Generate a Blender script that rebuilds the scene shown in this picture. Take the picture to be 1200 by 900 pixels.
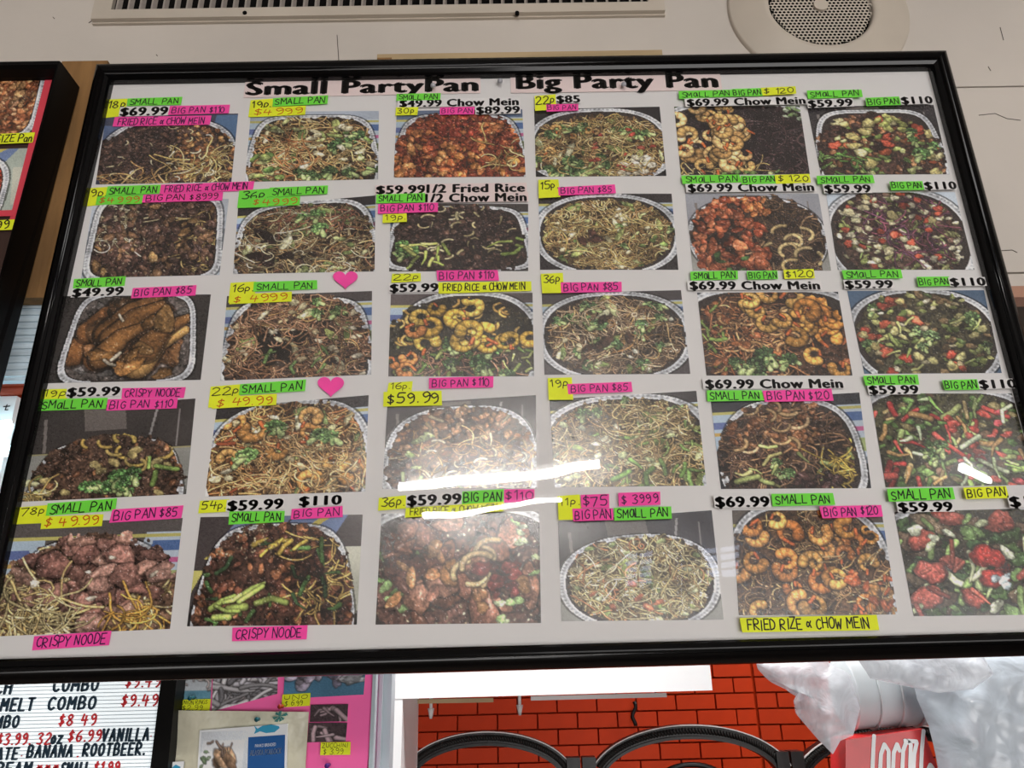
import bpy, math, random
import numpy as np
from mathutils import Matrix, Vector
for o in list(bpy.data.objects): bpy.data.objects.remove(o)
C = bpy.context.scene.collection
S = bpy.context.scene
PI = math.pi

# ------------------------------------------------------------------ camera
CAM = np.array([0.0, -0.68, 1.55]); FPX = 901.0
_p, _q, _r = 0.36384, 0.008625, -0.021996
_cp, _sp, _cy, _sy = math.cos(_p), math.sin(_p), math.cos(_q), math.sin(_q)
FW = np.array([_sy*_cp, _cy*_cp, _sp]); _rt = np.array([_cy, -_sy, 0.0]); _up = np.cross(_rt, FW)
RT = math.cos(_r)*_rt + math.sin(_r)*_up; UP = -math.sin(_r)*_rt + math.cos(_r)*_up
cd = bpy.data.cameras.new('camera'); cam = bpy.data.objects.new('camera', cd); C.objects.link(cam)
cd.sensor_fit = 'HORIZONTAL'; cd.sensor_width = 36; cd.lens = 36*FPX/1200; cd.clip_start = 0.01; cd.clip_end = 60
cam.matrix_world = Matrix(((RT[0], UP[0], -FW[0], CAM[0]), (RT[1], UP[1], -FW[1], CAM[1]), (RT[2], UP[2], -FW[2], CAM[2]), (0, 0, 0, 1)))
S.camera = cam
S.view_settings.view_transform = 'Standard'; S.view_settings.look = 'None'
S.view_settings.exposure = 0.0; S.view_settings.gamma = 1.0; S.view_settings.use_curve_mapping = False

def ray(px, py): return (px-600)/FPX*RT - (py-450)/FPX*UP + FW
def at(px, py, Y):                      # point of the vertical plane y = Y seen at a pixel
    d = ray(px, py); t = (Y-CAM[1])/d[1]; return CAM + d*t
def xz(px, py, Y=0.0):
    p = at(px, py, Y); return (p[0], p[2])
CEIL = 3.0
def mirror_ceiling(px, py, z=CEIL):     # where a reflection in the cover sheet comes from on the shop ceiling
    d = ray(px, py); t0 = (-0.006-CAM[1])/d[1]; h = CAM + d*t0; m = np.array([d[0], -d[1], d[2]])
    return h + m*((z-h[2])/m[2])
def mirror_wall(px, py, Y):
    d = ray(px, py); t0 = (-0.006-CAM[1])/d[1]; h = CAM + d*t0; m = np.array([d[0], -d[1], d[2]])
    return h + m*((Y-h[1])/m[1])

# ------------------------------------------------------------------ world and area lights
W = bpy.data.worlds.new('world'); S.world = W; W.use_nodes = True
W.node_tree.nodes['Background'].inputs[0].default_value = (0.75, 0.82, 1, 1)
W.node_tree.nodes['Background'].inputs[1].default_value = 0.25
def area(name, loc, target, sx, sy, power, col):
    l = bpy.data.lights.new(name, 'AREA'); l.shape = 'RECTANGLE'; l.size = sx; l.size_y = sy; l.energy = power; l.color = col
    o = bpy.data.objects.new(name, l); C.objects.link(o); o.location = loc
    o.rotation_euler = (Vector(target)-Vector(loc)).to_track_quat('-Z', 'Y').to_euler(); return o
L_SHOP = area('shop_daylight_fill', (1.5, -4.0, 0.9), (0, 0, 1.7), 3.0, 1.6, 104, (1, 0.975, 0.955))  # added area lamp, stands for window daylight and supplements the tubes
L_KIT = area('kitchen_ceiling_light', (0.9, 1.6, 2.75), (0.9, 1.85, 1.2), 0.9, 0.4, 6, (0.93, 0.97, 1))
L_BEAM_FILL = area('beam_fill_light', (0.25, 0.45, 2.6), (0.25, 0.9, 1.6), 1.6, 0.25, 36, (1, 0.99, 0.97))  # unseen lamp added to burn out the front of the white beam
L_KIT2 = area('kitchen_side_light', (1.5, 1.35, 2.4), (0.6, 2.1, 1.6), 0.5, 0.5, 11, (1, 0.95, 0.9))

# ------------------------------------------------------------------ materials
def lin(c):
    if isinstance(c, str): c = tuple(int(c[i:i+2], 16)/255 for i in (0, 2, 4))
    return tuple(x/12.92 if x <= 0.04045 else ((x+0.055)/1.055)**2.4 for x in c)
def mat(name, col, rough=0.5, spec=0.5, metal=0.0, noise=0.0, nscale=20, bump=0.0, bscale=60, emit=0.0, ecol=None, stretch=None, gain=1.0):
    m = bpy.data.materials.new(name); m.use_nodes = True; nt = m.node_tree; b = nt.nodes['Principled BSDF']
    c = tuple(min(1, x*gain) for x in lin(col)); b.inputs['Base Color'].default_value = (*c, 1)
    b.inputs['Roughness'].default_value = rough; b.inputs['Metallic'].default_value = metal
    b.inputs['Specular IOR Level'].default_value = spec
    tc = nt.nodes.new('ShaderNodeTexCoord'); mp = nt.nodes.new('ShaderNodeMapping'); nt.links.new(tc.outputs['Object'], mp.inputs[0])
    if stretch: mp.inputs['Scale'].default_value = stretch
    n = nt.nodes.new('ShaderNodeTexNoise'); n.inputs['Scale'].default_value = nscale; n.inputs['Detail'].default_value = 5
    nt.links.new(mp.outputs[0], n.inputs[0])
    mr = nt.nodes.new('ShaderNodeMapRange'); mr.inputs['From Min'].default_value = 0.3; mr.inputs['From Max'].default_value = 0.7
    mr.inputs['To Min'].default_value = 1-noise; mr.inputs['To Max'].default_value = 1+noise*0.4
    nt.links.new(n.outputs[0], mr.inputs[0])
    mx = nt.nodes.new('ShaderNodeMix'); mx.data_type = 'RGBA'; mx.blend_type = 'MULTIPLY'; mx.inputs[0].default_value = 1
    mx.inputs[6].default_value = (*c, 1); nt.links.new(mr.outputs[0], mx.inputs[7]); nt.links.new(mx.outputs[2], b.inputs['Base Color'])
    if bump:
        n2 = nt.nodes.new('ShaderNodeTexNoise'); n2.inputs['Scale'].default_value = bscale; n2.inputs['Detail'].default_value = 3
        nt.links.new(mp.outputs[0], n2.inputs[0]); bp = nt.nodes.new('ShaderNodeBump'); bp.inputs['Strength'].default_value = bump
        bp.inputs['Distance'].default_value = 0.01; nt.links.new(n2.outputs[0], bp.inputs['Height']); nt.links.new(bp.outputs[0], b.inputs['Normal'])
    if emit: b.inputs['Emission Color'].default_value = (*lin(ecol or col), 1); b.inputs['Emission Strength'].default_value = emit
    return m
GAIN = 1.5
M = dict(
    wall=mat('cream_painted_wood', 'aaa39b', 0.55, noise=0.12, nscale=4, bump=0.12, bscale=14, gain=1.42),
    seam=mat('dark_wall_gap', '4a4238', 0.9),
    black=mat('glossy_black_frame', '060607', 0.14, 0.24, bump=0.04, bscale=8),
    dull=mat('dull_black_frame', '080707', 0.5, 0.15),
    sheet=mat('mount_paper', 'b5b3b2', 0.6, 0.2, noise=0.02, gain=GAIN),
    title=mat('pinkish_paper', 'bdadab', 0.6, 0.2, noise=0.02, gain=GAIN),
    paper=mat('white_paper', 'bab8b7', 0.6, 0.2, noise=0.02, gain=GAIN),
    yellow=mat('fluorescent_yellow_paper', 'bfc624', 0.6, 0.2, noise=0.08, nscale=60, gain=GAIN),
    green=mat('fluorescent_green_paper', '5fb938', 0.6, 0.2, noise=0.08, nscale=60, gain=GAIN),
    pink=mat('fluorescent_pink_paper', 'cf3f8a', 0.6, 0.2, noise=0.08, nscale=60, gain=GAIN),
    hot=mat('hot_pink_card', 'ff70b4', 0.7, 0.2, noise=0.03, gain=1.0),
    ink=mat('black_ink', '141012', 0.5, 0.2), navy=mat('dark_blue_ink', '3a1440', 0.5, 0.2), orange=mat('orange_red_ink', 'b04a10', 0.5, 0.2, gain=1.2),
    redink=mat('red_ink', 'b02818', 0.5, 0.2), screw=mat('nickel_screw', 'a8a8ae', 0.35, 0.6),
    wood=mat('rough_timber', '87643c', 0.7, 0.3, noise=0.45, nscale=5, stretch=(9, 9, 1.2), bump=0.2, bscale=10, gain=1.0),
    pale_wood=mat('pale_timber', '9c8868', 0.7, 0.3, noise=0.2, nscale=6, stretch=(1.2, 9, 9), gain=1.3),
    trimwood=mat('brown_trim', '8d6a58', 0.6, 0.3, noise=0.12, gain=1.6),
    dark=mat('shade_and_screw_black', '0a0908', 0.9, 0.1), fin=mat('taupe_painted_fin', '8f8780', 0.5, 0.4, noise=0.25, nscale=40, gain=1.3),  # near-black stands for shade in vent and speaker; also colours the vent screws
    vent=mat('vent_enamel', 'a59c90', 0.45, 0.4, noise=0.08, nscale=12, gain=1.42),
    tile=mat('orange_glazed_tile', 'c0380e', 0.55, 0.2, noise=0.1, nscale=9), grout=mat('grout', 'b03410', 0.8, 0.1),
    white=mat('white_paint', 'f0f2f4', 0.5, 0.4, noise=0.02), greypost=mat('blue_grey_metal', 'b4c0c8', 0.4, 0.4, noise=0.05),
    iron=mat('black_moulded_iron', '100f10', 0.4, 0.35, bump=0.1, bscale=40), ironrope=mat('rope_moulding', '1c1a19', 0.5, 0.3),
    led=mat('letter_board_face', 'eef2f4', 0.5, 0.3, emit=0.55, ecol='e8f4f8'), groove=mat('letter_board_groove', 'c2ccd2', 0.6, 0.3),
    blet=mat('blue_black_letter', '1e3444', 0.35, 0.5), rlet=mat('red_letter', 'd83038', 0.35, 0.5),
    cream=mat('cream_film', 'd8d4bd', 0.35, 0.5, noise=0.15, nscale=25, bump=0.5, bscale=30),
    blue=mat('carton_blue', '14589c', 0.4, 0.4, noise=0.05), ltblue=mat('fish_blue', '35a0c8', 0.4, 0.4),
    ceil=mat('shop_ceiling', 'b8b4b0', 0.8, 0.2, noise=0.05, nscale=3), floor=mat('shop_floor', '6a5c50', 0.5, 0.4, noise=0.2, nscale=4),
    swall=mat('shop_wall', '8a8078', 0.8, 0.2, noise=0.1, nscale=2),
    tube=mat('lit_tube', 'ffffff', 0.4, emit=85, ecol='fffaf4'), ktube=mat('kitchen_tube', 'ffffff', 0.4, emit=9, ecol='c8f4ff'),
    pane=mat('daylit_pane', 'dfe8ff', 0.3, emit=7, ecol='dce6ff'), steel=mat('fixture_metal', 'd0d0d0', 0.4, 0.4),
    foam=mat('white_foam_cup', 'c8ced2', 0.5, 0.4, noise=0.03), redcup=mat('red_carton', 'cf1f22', 0.35, 0.5, noise=0.1, nscale=50),
    pipe=mat('red_brown_pipe', '9a3c22', 0.5, 0.4, noise=0.1), panel=mat('ribbed_light_panel', 'cfe0ea', 0.4, 0.4, noise=0.2, nscale=8, stretch=(1, 1, 12), bump=0.3, bscale=20),
    redstrip=mat('red_border_paper', 'b03844', 0.6, 0.2, noise=0.05, gain=GAIN), brownsheet=mat('dark_brown_card', '33241f', 0.6, 0.2, noise=0.1, gain=GAIN),
    pin=mat('teal_pin', '205a64', 0.3, 0.5), redpin=mat('red_pin', 'a8381c', 0.3, 0.5), purplepin=mat('purple_pin', '5a2a88', 0.3, 0.5),
    pinkwhite=mat('pale_wall_panel', 'c8c0c0', 0.6, 0.3, noise=0.05),
    crown=mat('teal_bow', '3f8a84', 0.4, 0.5, noise=0.2),
)
def special_mats():
    # cover glass: clear sheet with a mirror-like Fresnel reflection
    m = bpy.data.materials.new('cover_glass'); m.use_nodes = True; nt = m.node_tree; nt.nodes.clear()
    o = nt.nodes.new('ShaderNodeOutputMaterial'); mx = nt.nodes.new('ShaderNodeMixShader'); t = nt.nodes.new('ShaderNodeBsdfTransparent')
    g = nt.nodes.new('ShaderNodeBsdfGlossy'); g.inputs['Roughness'].default_value = 0.015; fr = nt.nodes.new('ShaderNodeFresnel'); fr.inputs[0].default_value = 1.45
    tc = nt.nodes.new('ShaderNodeTexCoord'); n = nt.nodes.new('ShaderNodeTexNoise'); n.inputs['Scale'].default_value = 7; nt.links.new(tc.outputs['Object'], n.inputs[0])
    bp = nt.nodes.new('ShaderNodeBump'); bp.inputs['Strength'].default_value = 0.05; bp.inputs['Distance'].default_value = 0.01
    nt.links.new(n.outputs[0], bp.inputs['Height']); nt.links.new(bp.outputs[0], g.inputs['Normal'])
    ge = nt.nodes.new('ShaderNodeNewGeometry'); mu = nt.nodes.new('ShaderNodeMath'); mu.operation = 'SUBTRACT'; mu.inputs[0].default_value = 1; nt.links.new(ge.outputs['Backfacing'], mu.inputs[1])
    m2 = nt.nodes.new('ShaderNodeMath'); m2.operation = 'MULTIPLY'; nt.links.new(fr.outputs[0], m2.inputs[0]); nt.links.new(mu.outputs[0], m2.inputs[1])
    nt.links.new(m2.outputs[0], mx.inputs[0]); nt.links.new(t.outputs[0], mx.inputs[1]); nt.links.new(g.outputs[0], mx.inputs[2]); nt.links.new(mx.outputs[0], o.inputs[0]); M['glass'] = m
    # clear crinkled plastic film
    def film(name, opac, col, bump):
        m = bpy.data.materials.new(name); m.use_nodes = True; nt = m.node_tree; nt.nodes.clear()
        o = nt.nodes.new('ShaderNodeOutputMaterial'); mx = nt.nodes.new('ShaderNodeMixShader'); t = nt.nodes.new('ShaderNodeBsdfTransparent')
        b = nt.nodes.new('ShaderNodeBsdfPrincipled'); b.inputs['Base Color'].default_value = (*lin(col), 1); b.inputs['Roughness'].default_value = 0.22
        tc = nt.nodes.new('ShaderNodeTexCoord'); n = nt.nodes.new('ShaderNodeTexNoise'); n.inputs['Scale'].default_value = 20; n.inputs['Detail'].default_value = 3
        n.inputs['Distortion'].default_value = 1.6
        nt.links.new(tc.outputs['Object'], n.inputs[0]); bp = nt.nodes.new('ShaderNodeBump'); bp.inputs['Strength'].default_value = bump; bp.inputs['Distance'].default_value = 0.012
        nt.links.new(n.outputs[0], bp.inputs['Height']); nt.links.new(bp.outputs[0], b.inputs['Normal'])
        mr = nt.nodes.new('ShaderNodeMapRange'); mr.inputs['From Min'].default_value = .35; mr.inputs['From Max'].default_value = .65
        mr.inputs['To Min'].default_value = opac-.12; mr.inputs['To Max'].default_value = min(1, opac+.12); nt.links.new(n.outputs[0], mr.inputs[0])
        nt.links.new(mr.outputs[0], mx.inputs[0]); nt.links.new(t.outputs[0], mx.inputs[1]); nt.links.new(b.outputs[0], mx.inputs[2]); nt.links.new(mx.outputs[0], o.inputs[0]); M[name] = m
    film('clear_film', 0.55, 'dfe3ea', 0.5); film('milky_film', 0.8, 'c6d0da', 0.22)
    # photographic print: the dyes are stored per vertex
    for nm, rough, gain in (('print', 0.24, 1.5), ('print2', 0.35, 1.0)):
        m = bpy.data.materials.new(nm); m.use_nodes = True; nt = m.node_tree; b = nt.nodes['Principled BSDF']
        v = nt.nodes.new('ShaderNodeVertexColor'); v.layer_name = 'dye'; nt.links.new(v.outputs[0], b.inputs['Base Color']); b.inputs['Roughness'].default_value = rough; b.inputs['Coat Weight'].default_value = 1 if nm == 'print' else 0; b.inputs['Coat Roughness'].default_value = 0.2
        tc = nt.nodes.new('ShaderNodeTexCoord'); n = nt.nodes.new('ShaderNodeTexNoise'); n.inputs['Scale'].default_value = 11; n.inputs['Detail'].default_value = 2
        nt.links.new(tc.outputs['Object'], n.inputs[0]); bp = nt.nodes.new('ShaderNodeBump'); bp.inputs['Strength'].default_value = 0.3; bp.inputs['Distance'].default_value = 0.01
        nt.links.new(n.outputs[0], bp.inputs['Height']); nt.links.new(bp.outputs[0], b.inputs['Normal']); M[nm] = m
special_mats()

# ------------------------------------------------------------------ mesh helpers
class MB:
    def __init__(s): s.v = []; s.f = []
    def add(s, vs, fs):
        n = len(s.v); s.v += [tuple(map(float, p)) for p in vs]; s.f += [tuple(i+n for i in f) for f in fs]
    def box(s, x0, y0, z0, x1, y1, z1):
        s.add([(x0,y0,z0),(x1,y0,z0),(x1,y1,z0),(x0,y1,z0),(x0,y0,z1),(x1,y0,z1),(x1,y1,z1),(x0,y1,z1)],
              [(0,3,2,1),(4,5,6,7),(0,1,5,4),(1,2,6,5),(2,3,7,6),(3,0,4,7)])
    def slab(s, pts, yf, yb):            # polygon of (x,z) given a front and back y
        n = len(pts); a = [(x, yf, z) for x, z in pts]; b = [(x, yb, z) for x, z in pts]
        s.add(a+b, [tuple(range(n)), tuple(range(2*n-1, n-1, -1))]+[(i, i+n, (i+1) % n+n, (i+1) % n) for i in range(n)])
    def tube(s, pts, r, n=8, cap=True):
        pts = [Vector(p) for p in pts]; vs = []; fs = []
        rr = r if hasattr(r, '__len__') else [r]*len(pts)
        for i, p in enumerate(pts):
            d = (pts[min(i+1, len(pts)-1)]-pts[max(i-1, 0)]).normalized()
            a = d.cross(Vector((0, 1, 0.01)) if abs(d.y) < 0.9 else Vector((1, 0, 0))).normalized(); b = d.cross(a)
            vs += [p+(a*math.cos(2*PI*k/n)+b*math.sin(2*PI*k/n))*rr[i] for k in range(n)]
        for i in range(len(pts)-1):
            fs += [(i*n+k, i*n+(k+1) % n, (i+1)*n+(k+1) % n, (i+1)*n+k) for k in range(n)]
        if cap: fs += [tuple(range(n))[::-1], tuple(range((len(pts)-1)*n, len(pts)*n))]
        s.add(vs, fs)
    def build(s, name, m, parent=None, smooth=False):
        me = bpy.data.meshes.new(name); me.from_pydata(s.v, [], s.f); me.materials.append(M[m] if isinstance(m, str) else m)
        if smooth: me.polygons.foreach_set('use_smooth', [True]*len(me.polygons))
        o = bpy.data.objects.new(name, me); C.objects.link(o)
        if parent is not None: o.parent = parent; o.matrix_parent_inverse = Matrix.Translation(parent.location).inverted()
        return o
def tag(o, label=None, cat=None, group=None, kind=None):
    for k, v in (('label', label), ('category', cat), ('group', group), ('kind', kind)):
        if v: o[k] = v
    return o
def empty(name, loc, label, cat, group=None):
    o = bpy.data.objects.new(name, None); C.objects.link(o); o.location = [float(x) for x in loc]; o.empty_display_size = 0.05
    return tag(o, label, cat, group)
def lerp(a, b, t): return tuple(x+(y-x)*t for x, y in zip(a, b))

# ------------------------------------------------------------------ stroke lettering (marker handwriting, moulded letters)
G = {
 'A': [[(0,0),(2,6),(4,0)],[(0.8,2.3),(3.2,2.3)]], 'B': [[(0,0),(0,6),(2.6,5.8),(3.2,4.6),(2.4,3.3),(0,3.1)],[(2.4,3.3),(3.8,2.2),(3.2,.4),(0,0)]],
 'C': [[(3.8,5.2),(2.4,6),(.8,5),(.2,3),(.8,.8),(2.4,0),(3.8,.9)]], 'D': [[(0,0),(0,6),(2.4,5.6),(3.8,3.4),(2.8,.8),(0,0)]],
 'E': [[(3.6,6),(0,6),(0,0),(3.6,0)],[(0,3.1),(2.8,3.1)]], 'F': [[(3.6,6),(0,6),(0,0)],[(0,3.1),(2.8,3.1)]],
 'G': [[(3.8,5.2),(2.2,6),(.6,4.8),(.2,2.6),(1.2,.3),(3,.2),(3.8,1.4),(3.8,2.8),(2.4,2.8)]], 'H': [[(0,0),(0,6)],[(3.8,0),(3.8,6)],[(0,3),(3.8,3)]],
 'I': [[(1,0),(1,6)]], 'K': [[(0,0),(0,6)],[(3.6,6),(0,2.8),(3.8,0)]], 'L': [[(0,6),(0,0),(3.4,0)]], 'M': [[(0,0),(.2,6),(2.2,2.4),(4.2,6),(4.4,0)]],
 'N': [[(0,0),(0,6),(3.6,0),(3.6,6)]], 'O': [[(2,6),(.4,4.8),(.1,2.8),(.8,.7),(2.1,0),(3.5,.9),(4,3.2),(3.3,5.3),(2,6)]],
 'P': [[(0,0),(0,6),(2.6,5.8),(3.6,4.5),(2.6,3),(0,2.7)]], 'R': [[(0,0),(0,6),(2.6,5.8),(3.6,4.6),(2.6,3.2),(0,3),(3.8,0)]],
 'S': [[(3.6,5.2),(2,6),(.5,5),(.8,3.6),(3,2.6),(3.6,1.2),(2.2,0),(.2,.8)]], 'T': [[(0,6),(4,6)],[(2,6),(2,0)]], 'U': [[(0,6),(.2,1.2),(1.8,0),(3.4,1),(3.8,6)]],
 'V': [[(0,6),(2,0),(4,6)]], 'W': [[(0,6),(1,0),(2.3,4),(3.6,0),(4.8,6)]], 'X': [[(0,0),(4,6)],[(0,6),(4,0)]], 'Y': [[(0,6),(2,3.2),(4,6)],[(2,3.2),(1.6,0)]], 'Z': [[(0,6),(3.8,6),(0,0),(3.8,0)]],
 '0': [[(2,6),(.4,4.6),(.3,1.6),(1.8,0),(3.4,1.4),(3.6,4.4),(2,6)]], '1': [[(.4,4.6),(1.6,6),(1.6,0)]], '2': [[(.2,4.8),(1.6,6),(3.2,5),(2.8,3.2),(0,0),(3.8,.1)]],
 '3': [[(.2,5.4),(2,6),(3.2,4.8),(1.4,3.3),(3.4,2),(2.4,.1),(.2,.5)]], '4': [[(1,6),(.2,2.6),(3.8,2.8)],[(2.8,5.2),(2.6,0)]], '5': [[(3.6,6),(.8,6),(.4,3.5),(2.6,3.6),(3.4,1.8),(2.2,.1),(.2,.4)]],
 '6': [[(3,5.8),(1,4.2),(.3,1.8),(1.6,0),(3.3,1),(3,2.8),(.5,2.4)]], '7': [[(0,5.8),(3.8,6),(1.4,0)]], '8': [[(2,3.2),(.5,4.6),(1.9,6),(3.3,4.8),(2,3.2),(.2,1.5),(1.9,0),(3.7,1.5),(2,3.2)]],
 '9': [[(3.2,4.6),(1.8,6),(.3,4.6),(1.5,3),(3.2,4.2),(3,1.2),(1.4,0)]], '$': [[(3.2,4.7),(1.8,5.3),(.6,4.3),(1.8,3.1),(3.2,1.9),(1.8,.7),(.4,1.3)],[(1.9,6.2),(1.7,-.2)]],
 '&': [[(3.6,4.2),(1.4,.8),(.3,1.8),(1,3.8),(2.2,3),(3.6,.4)]], '.': [[(.4,.1),(.5,.4)]], ',': [[(.6,.3),(.2,-.8)]], '/': [[(0,0),(3,6)]], '*': [[(.4,2),(2.6,4.6)],[(2.6,2),(.4,4.6)],[(0,3.3),(3,3.3)]],
 'p': [[(0,-1.6),(.2,3.6),(1.8,3.7),(2.5,2.3),(1.6,.7),(.1,.9)]], 'a': [[(2.6,3.2),(1.2,3.8),(.2,2),(1,.2),(2.6,1.4),(2.8,3.6),(3,0)]], 'n': [[(0,0),(.1,3.6)],[(.1,2.6),(1.6,3.8),(2.4,2.6),(2.5,0)]],
 'i': [[(.4,0),(.4,4.2)],[(.4,5.4),(.5,5.8)]], 'o': [[(1.4,3.6),(.2,2.2),(.6,.3),(2,.2),(2.6,2),(1.4,3.6)]], 'z': [[(0,3.6),(2.6,3.6),(0,0),(2.8,0)]], 'q': [[(2,3.2),(0.4,2.6),(.6,.4),(2.4,.4),(2.8,3.4),(1.6,3.6)]],
 'v': [[(0,3),(1.2,0),(2.4,3)]], '-': [[(.2,3),(2.4,3)]], '@': [[(3.3,4.4),(1.7,5.2),(.2,2.7),(1,.2),(2.7,.9),(3.4,5),(3.8,0)]], 't': [[(1.2,5),(1.2,.4),(2.2,.2)],[(.2,3.4),(2.4,3.4)]],
}
ADV = {}
for k, st in G.items(): ADV[k] = max(p[0] for s in st for p in s)+1.25
ADV['I'] = 2.9
def layout(text, jit, rng, cond=1.0):
    x = 0; out = []
    for ch in text:
        if ch == ' ': x += 2.9; continue
        g = G.get(ch) or G.get(ch.upper()) or []
        dx, dy, sh, sc = rng.uniform(-.25, .25)*jit, rng.uniform(-.5, .5)*jit, rng.uniform(-.04, .1)*jit, 1+rng.uniform(-.1, .1)*jit
        out.append([[(x+dx+(p[0]*cond+sh*p[1])*sc, dy+p[1]*sc) for p in s] for s in g]); x += ADV.get(ch, ADV.get(ch.upper(), 4))
    return out, max(x-1.25, 1)
STRAIGHT = set('AEFHIKLMNTVWXYZ147/*$')
def smooth_line(s):
    if len(s) < 4: return s
    r = []
    for i in range(len(s)-1):
        p0, p1, p2, p3 = s[max(i-1, 0)], s[i], s[i+1], s[min(i+2, len(s)-1)]
        for t in (0, .5):
            r.append(tuple(.5*((2*b)+(-a+c)*t+(2*a-5*b+4*c-d)*t*t+(-a+3*b-3*c+d)*t**3) for a, b, c, d in zip(p0, p1, p2, p3)))
    return r+[s[-1]]
def quad_map(q, u, v):                   # q = TL, TR, BR, BL as (x,z); u to the right, v up
    b = lerp(q[3], q[2], u); t = lerp(q[0], q[1], u); return lerp(b, t, v)
def stroke_mesh(mb, strokes, y, w):      # strokes in plane coordinates (x,z)
    for s in strokes:
        for i in range(len(s)-1):
            (x0, z0), (x1, z1) = s[i], s[i+1]; L = math.hypot(x1-x0, z1-z0)
            if L < 1e-7: continue
            dx, dz = (x1-x0)/L, (z1-z0)/L; e = w*.35; nx, nz = -dz*w/2, dx*w/2
            a = (x0-dx*e, z0-dz*e); b = (x1+dx*e, z1+dz*e); k = 0.62
            pts = [(a[0]-nx*k, a[1]-nz*k), (x0-nx, z0-nz), (x1-nx, z1-nz), (b[0]-nx*k, b[1]-nz*k), (b[0]+nx*k, b[1]+nz*k), (x1+nx, z1+nz), (x0+nx, z0+nz), (a[0]+nx*k, a[1]+nz*k)]
            mb.add([(px, y-(i % 2)*1e-6, pz) for px, pz in pts], [tuple(range(8))])
def hand_text(q, text, y, m, parent, weight=0.95, jit=1.0, fill=(.05, .95, .12, .86), seed=0, name='lettering', smooth=True):
    rng = random.Random(hash_s(text)+seed); gl, wd = layout(text, jit, rng); u0, u1, v0, v1 = fill
    h = math.hypot(q[0][0]-q[3][0], q[0][1]-q[3][1])*(v1-v0)
    mb = MB(); strokes = []
    for g in gl:
        for s in g:
            if smooth and len(s) > 5: s = smooth_line(s)
            strokes.append([quad_map(q, u0+(u1-u0)*p[0]/wd, v0+(v1-v0)*p[1]/6) for p in s])
    stroke_mesh(mb, strokes, y, h/6*weight); return mb.build(name, m, parent)
def hash_s(t): return sum((i+1)*ord(c) for i, c in enumerate(t))
_font_cache = {}
def font_verts(text, off):
    if (text, off) in _font_cache: return _font_cache[(text, off)]
    cu = bpy.data.curves.new('t', 'FONT'); cu.body = text; cu.size = 1; cu.offset = 0; cu.resolution_u = 3; cu.space_character = 1.0+off*1.2
    ob = bpy.data.objects.new('t', cu); C.objects.link(ob)
    me = bpy.data.meshes.new_from_object(ob.evaluated_get(bpy.context.evaluated_depsgraph_get()))
    vs = [(v.co.x, v.co.y) for v in me.vertices]; fs = [tuple(p.vertices) for p in me.polygons]
    n0 = len(vs); v0 = list(vs); f0 = list(fs); k_ = off*.8
    for q_, (dx, dy) in enumerate(((-k_, 0), (k_, 0), (0, k_*.5), (0, -k_*.5))):
        if off <= 0: break
        vs = vs+[(a+dx, b+dy) for a, b in v0]; fs = fs+[tuple(i+n0*(q_+1) for i in f) for f in f0]
    bpy.data.objects.remove(ob); bpy.data.curves.remove(cu); bpy.data.meshes.remove(me)
    _font_cache[(text, off)] = (vs, fs); return vs, fs
CAPH = 0.73
def print_text(q, text, y, m, parent, off=0.035, fill=(.015, .985, .02, 1.0), name='lettering'):
    vs, fs = font_verts(text, off); x0 = min(v[0] for v in vs); x1 = max(v[0] for v in vs); u0, u1, v0, v1 = fill
    P = [quad_map(q, u0+(u1-u0)*(a-x0)/(x1-x0), v0+(v1-v0)*(b+off*.4)/(CAPH+.8*off)) for a, b in vs]
    mb = MB(); mb.add([(p[0], y, p[1]) for p in P], [f for f in fs]); return mb.build(name, m, parent)

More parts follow.
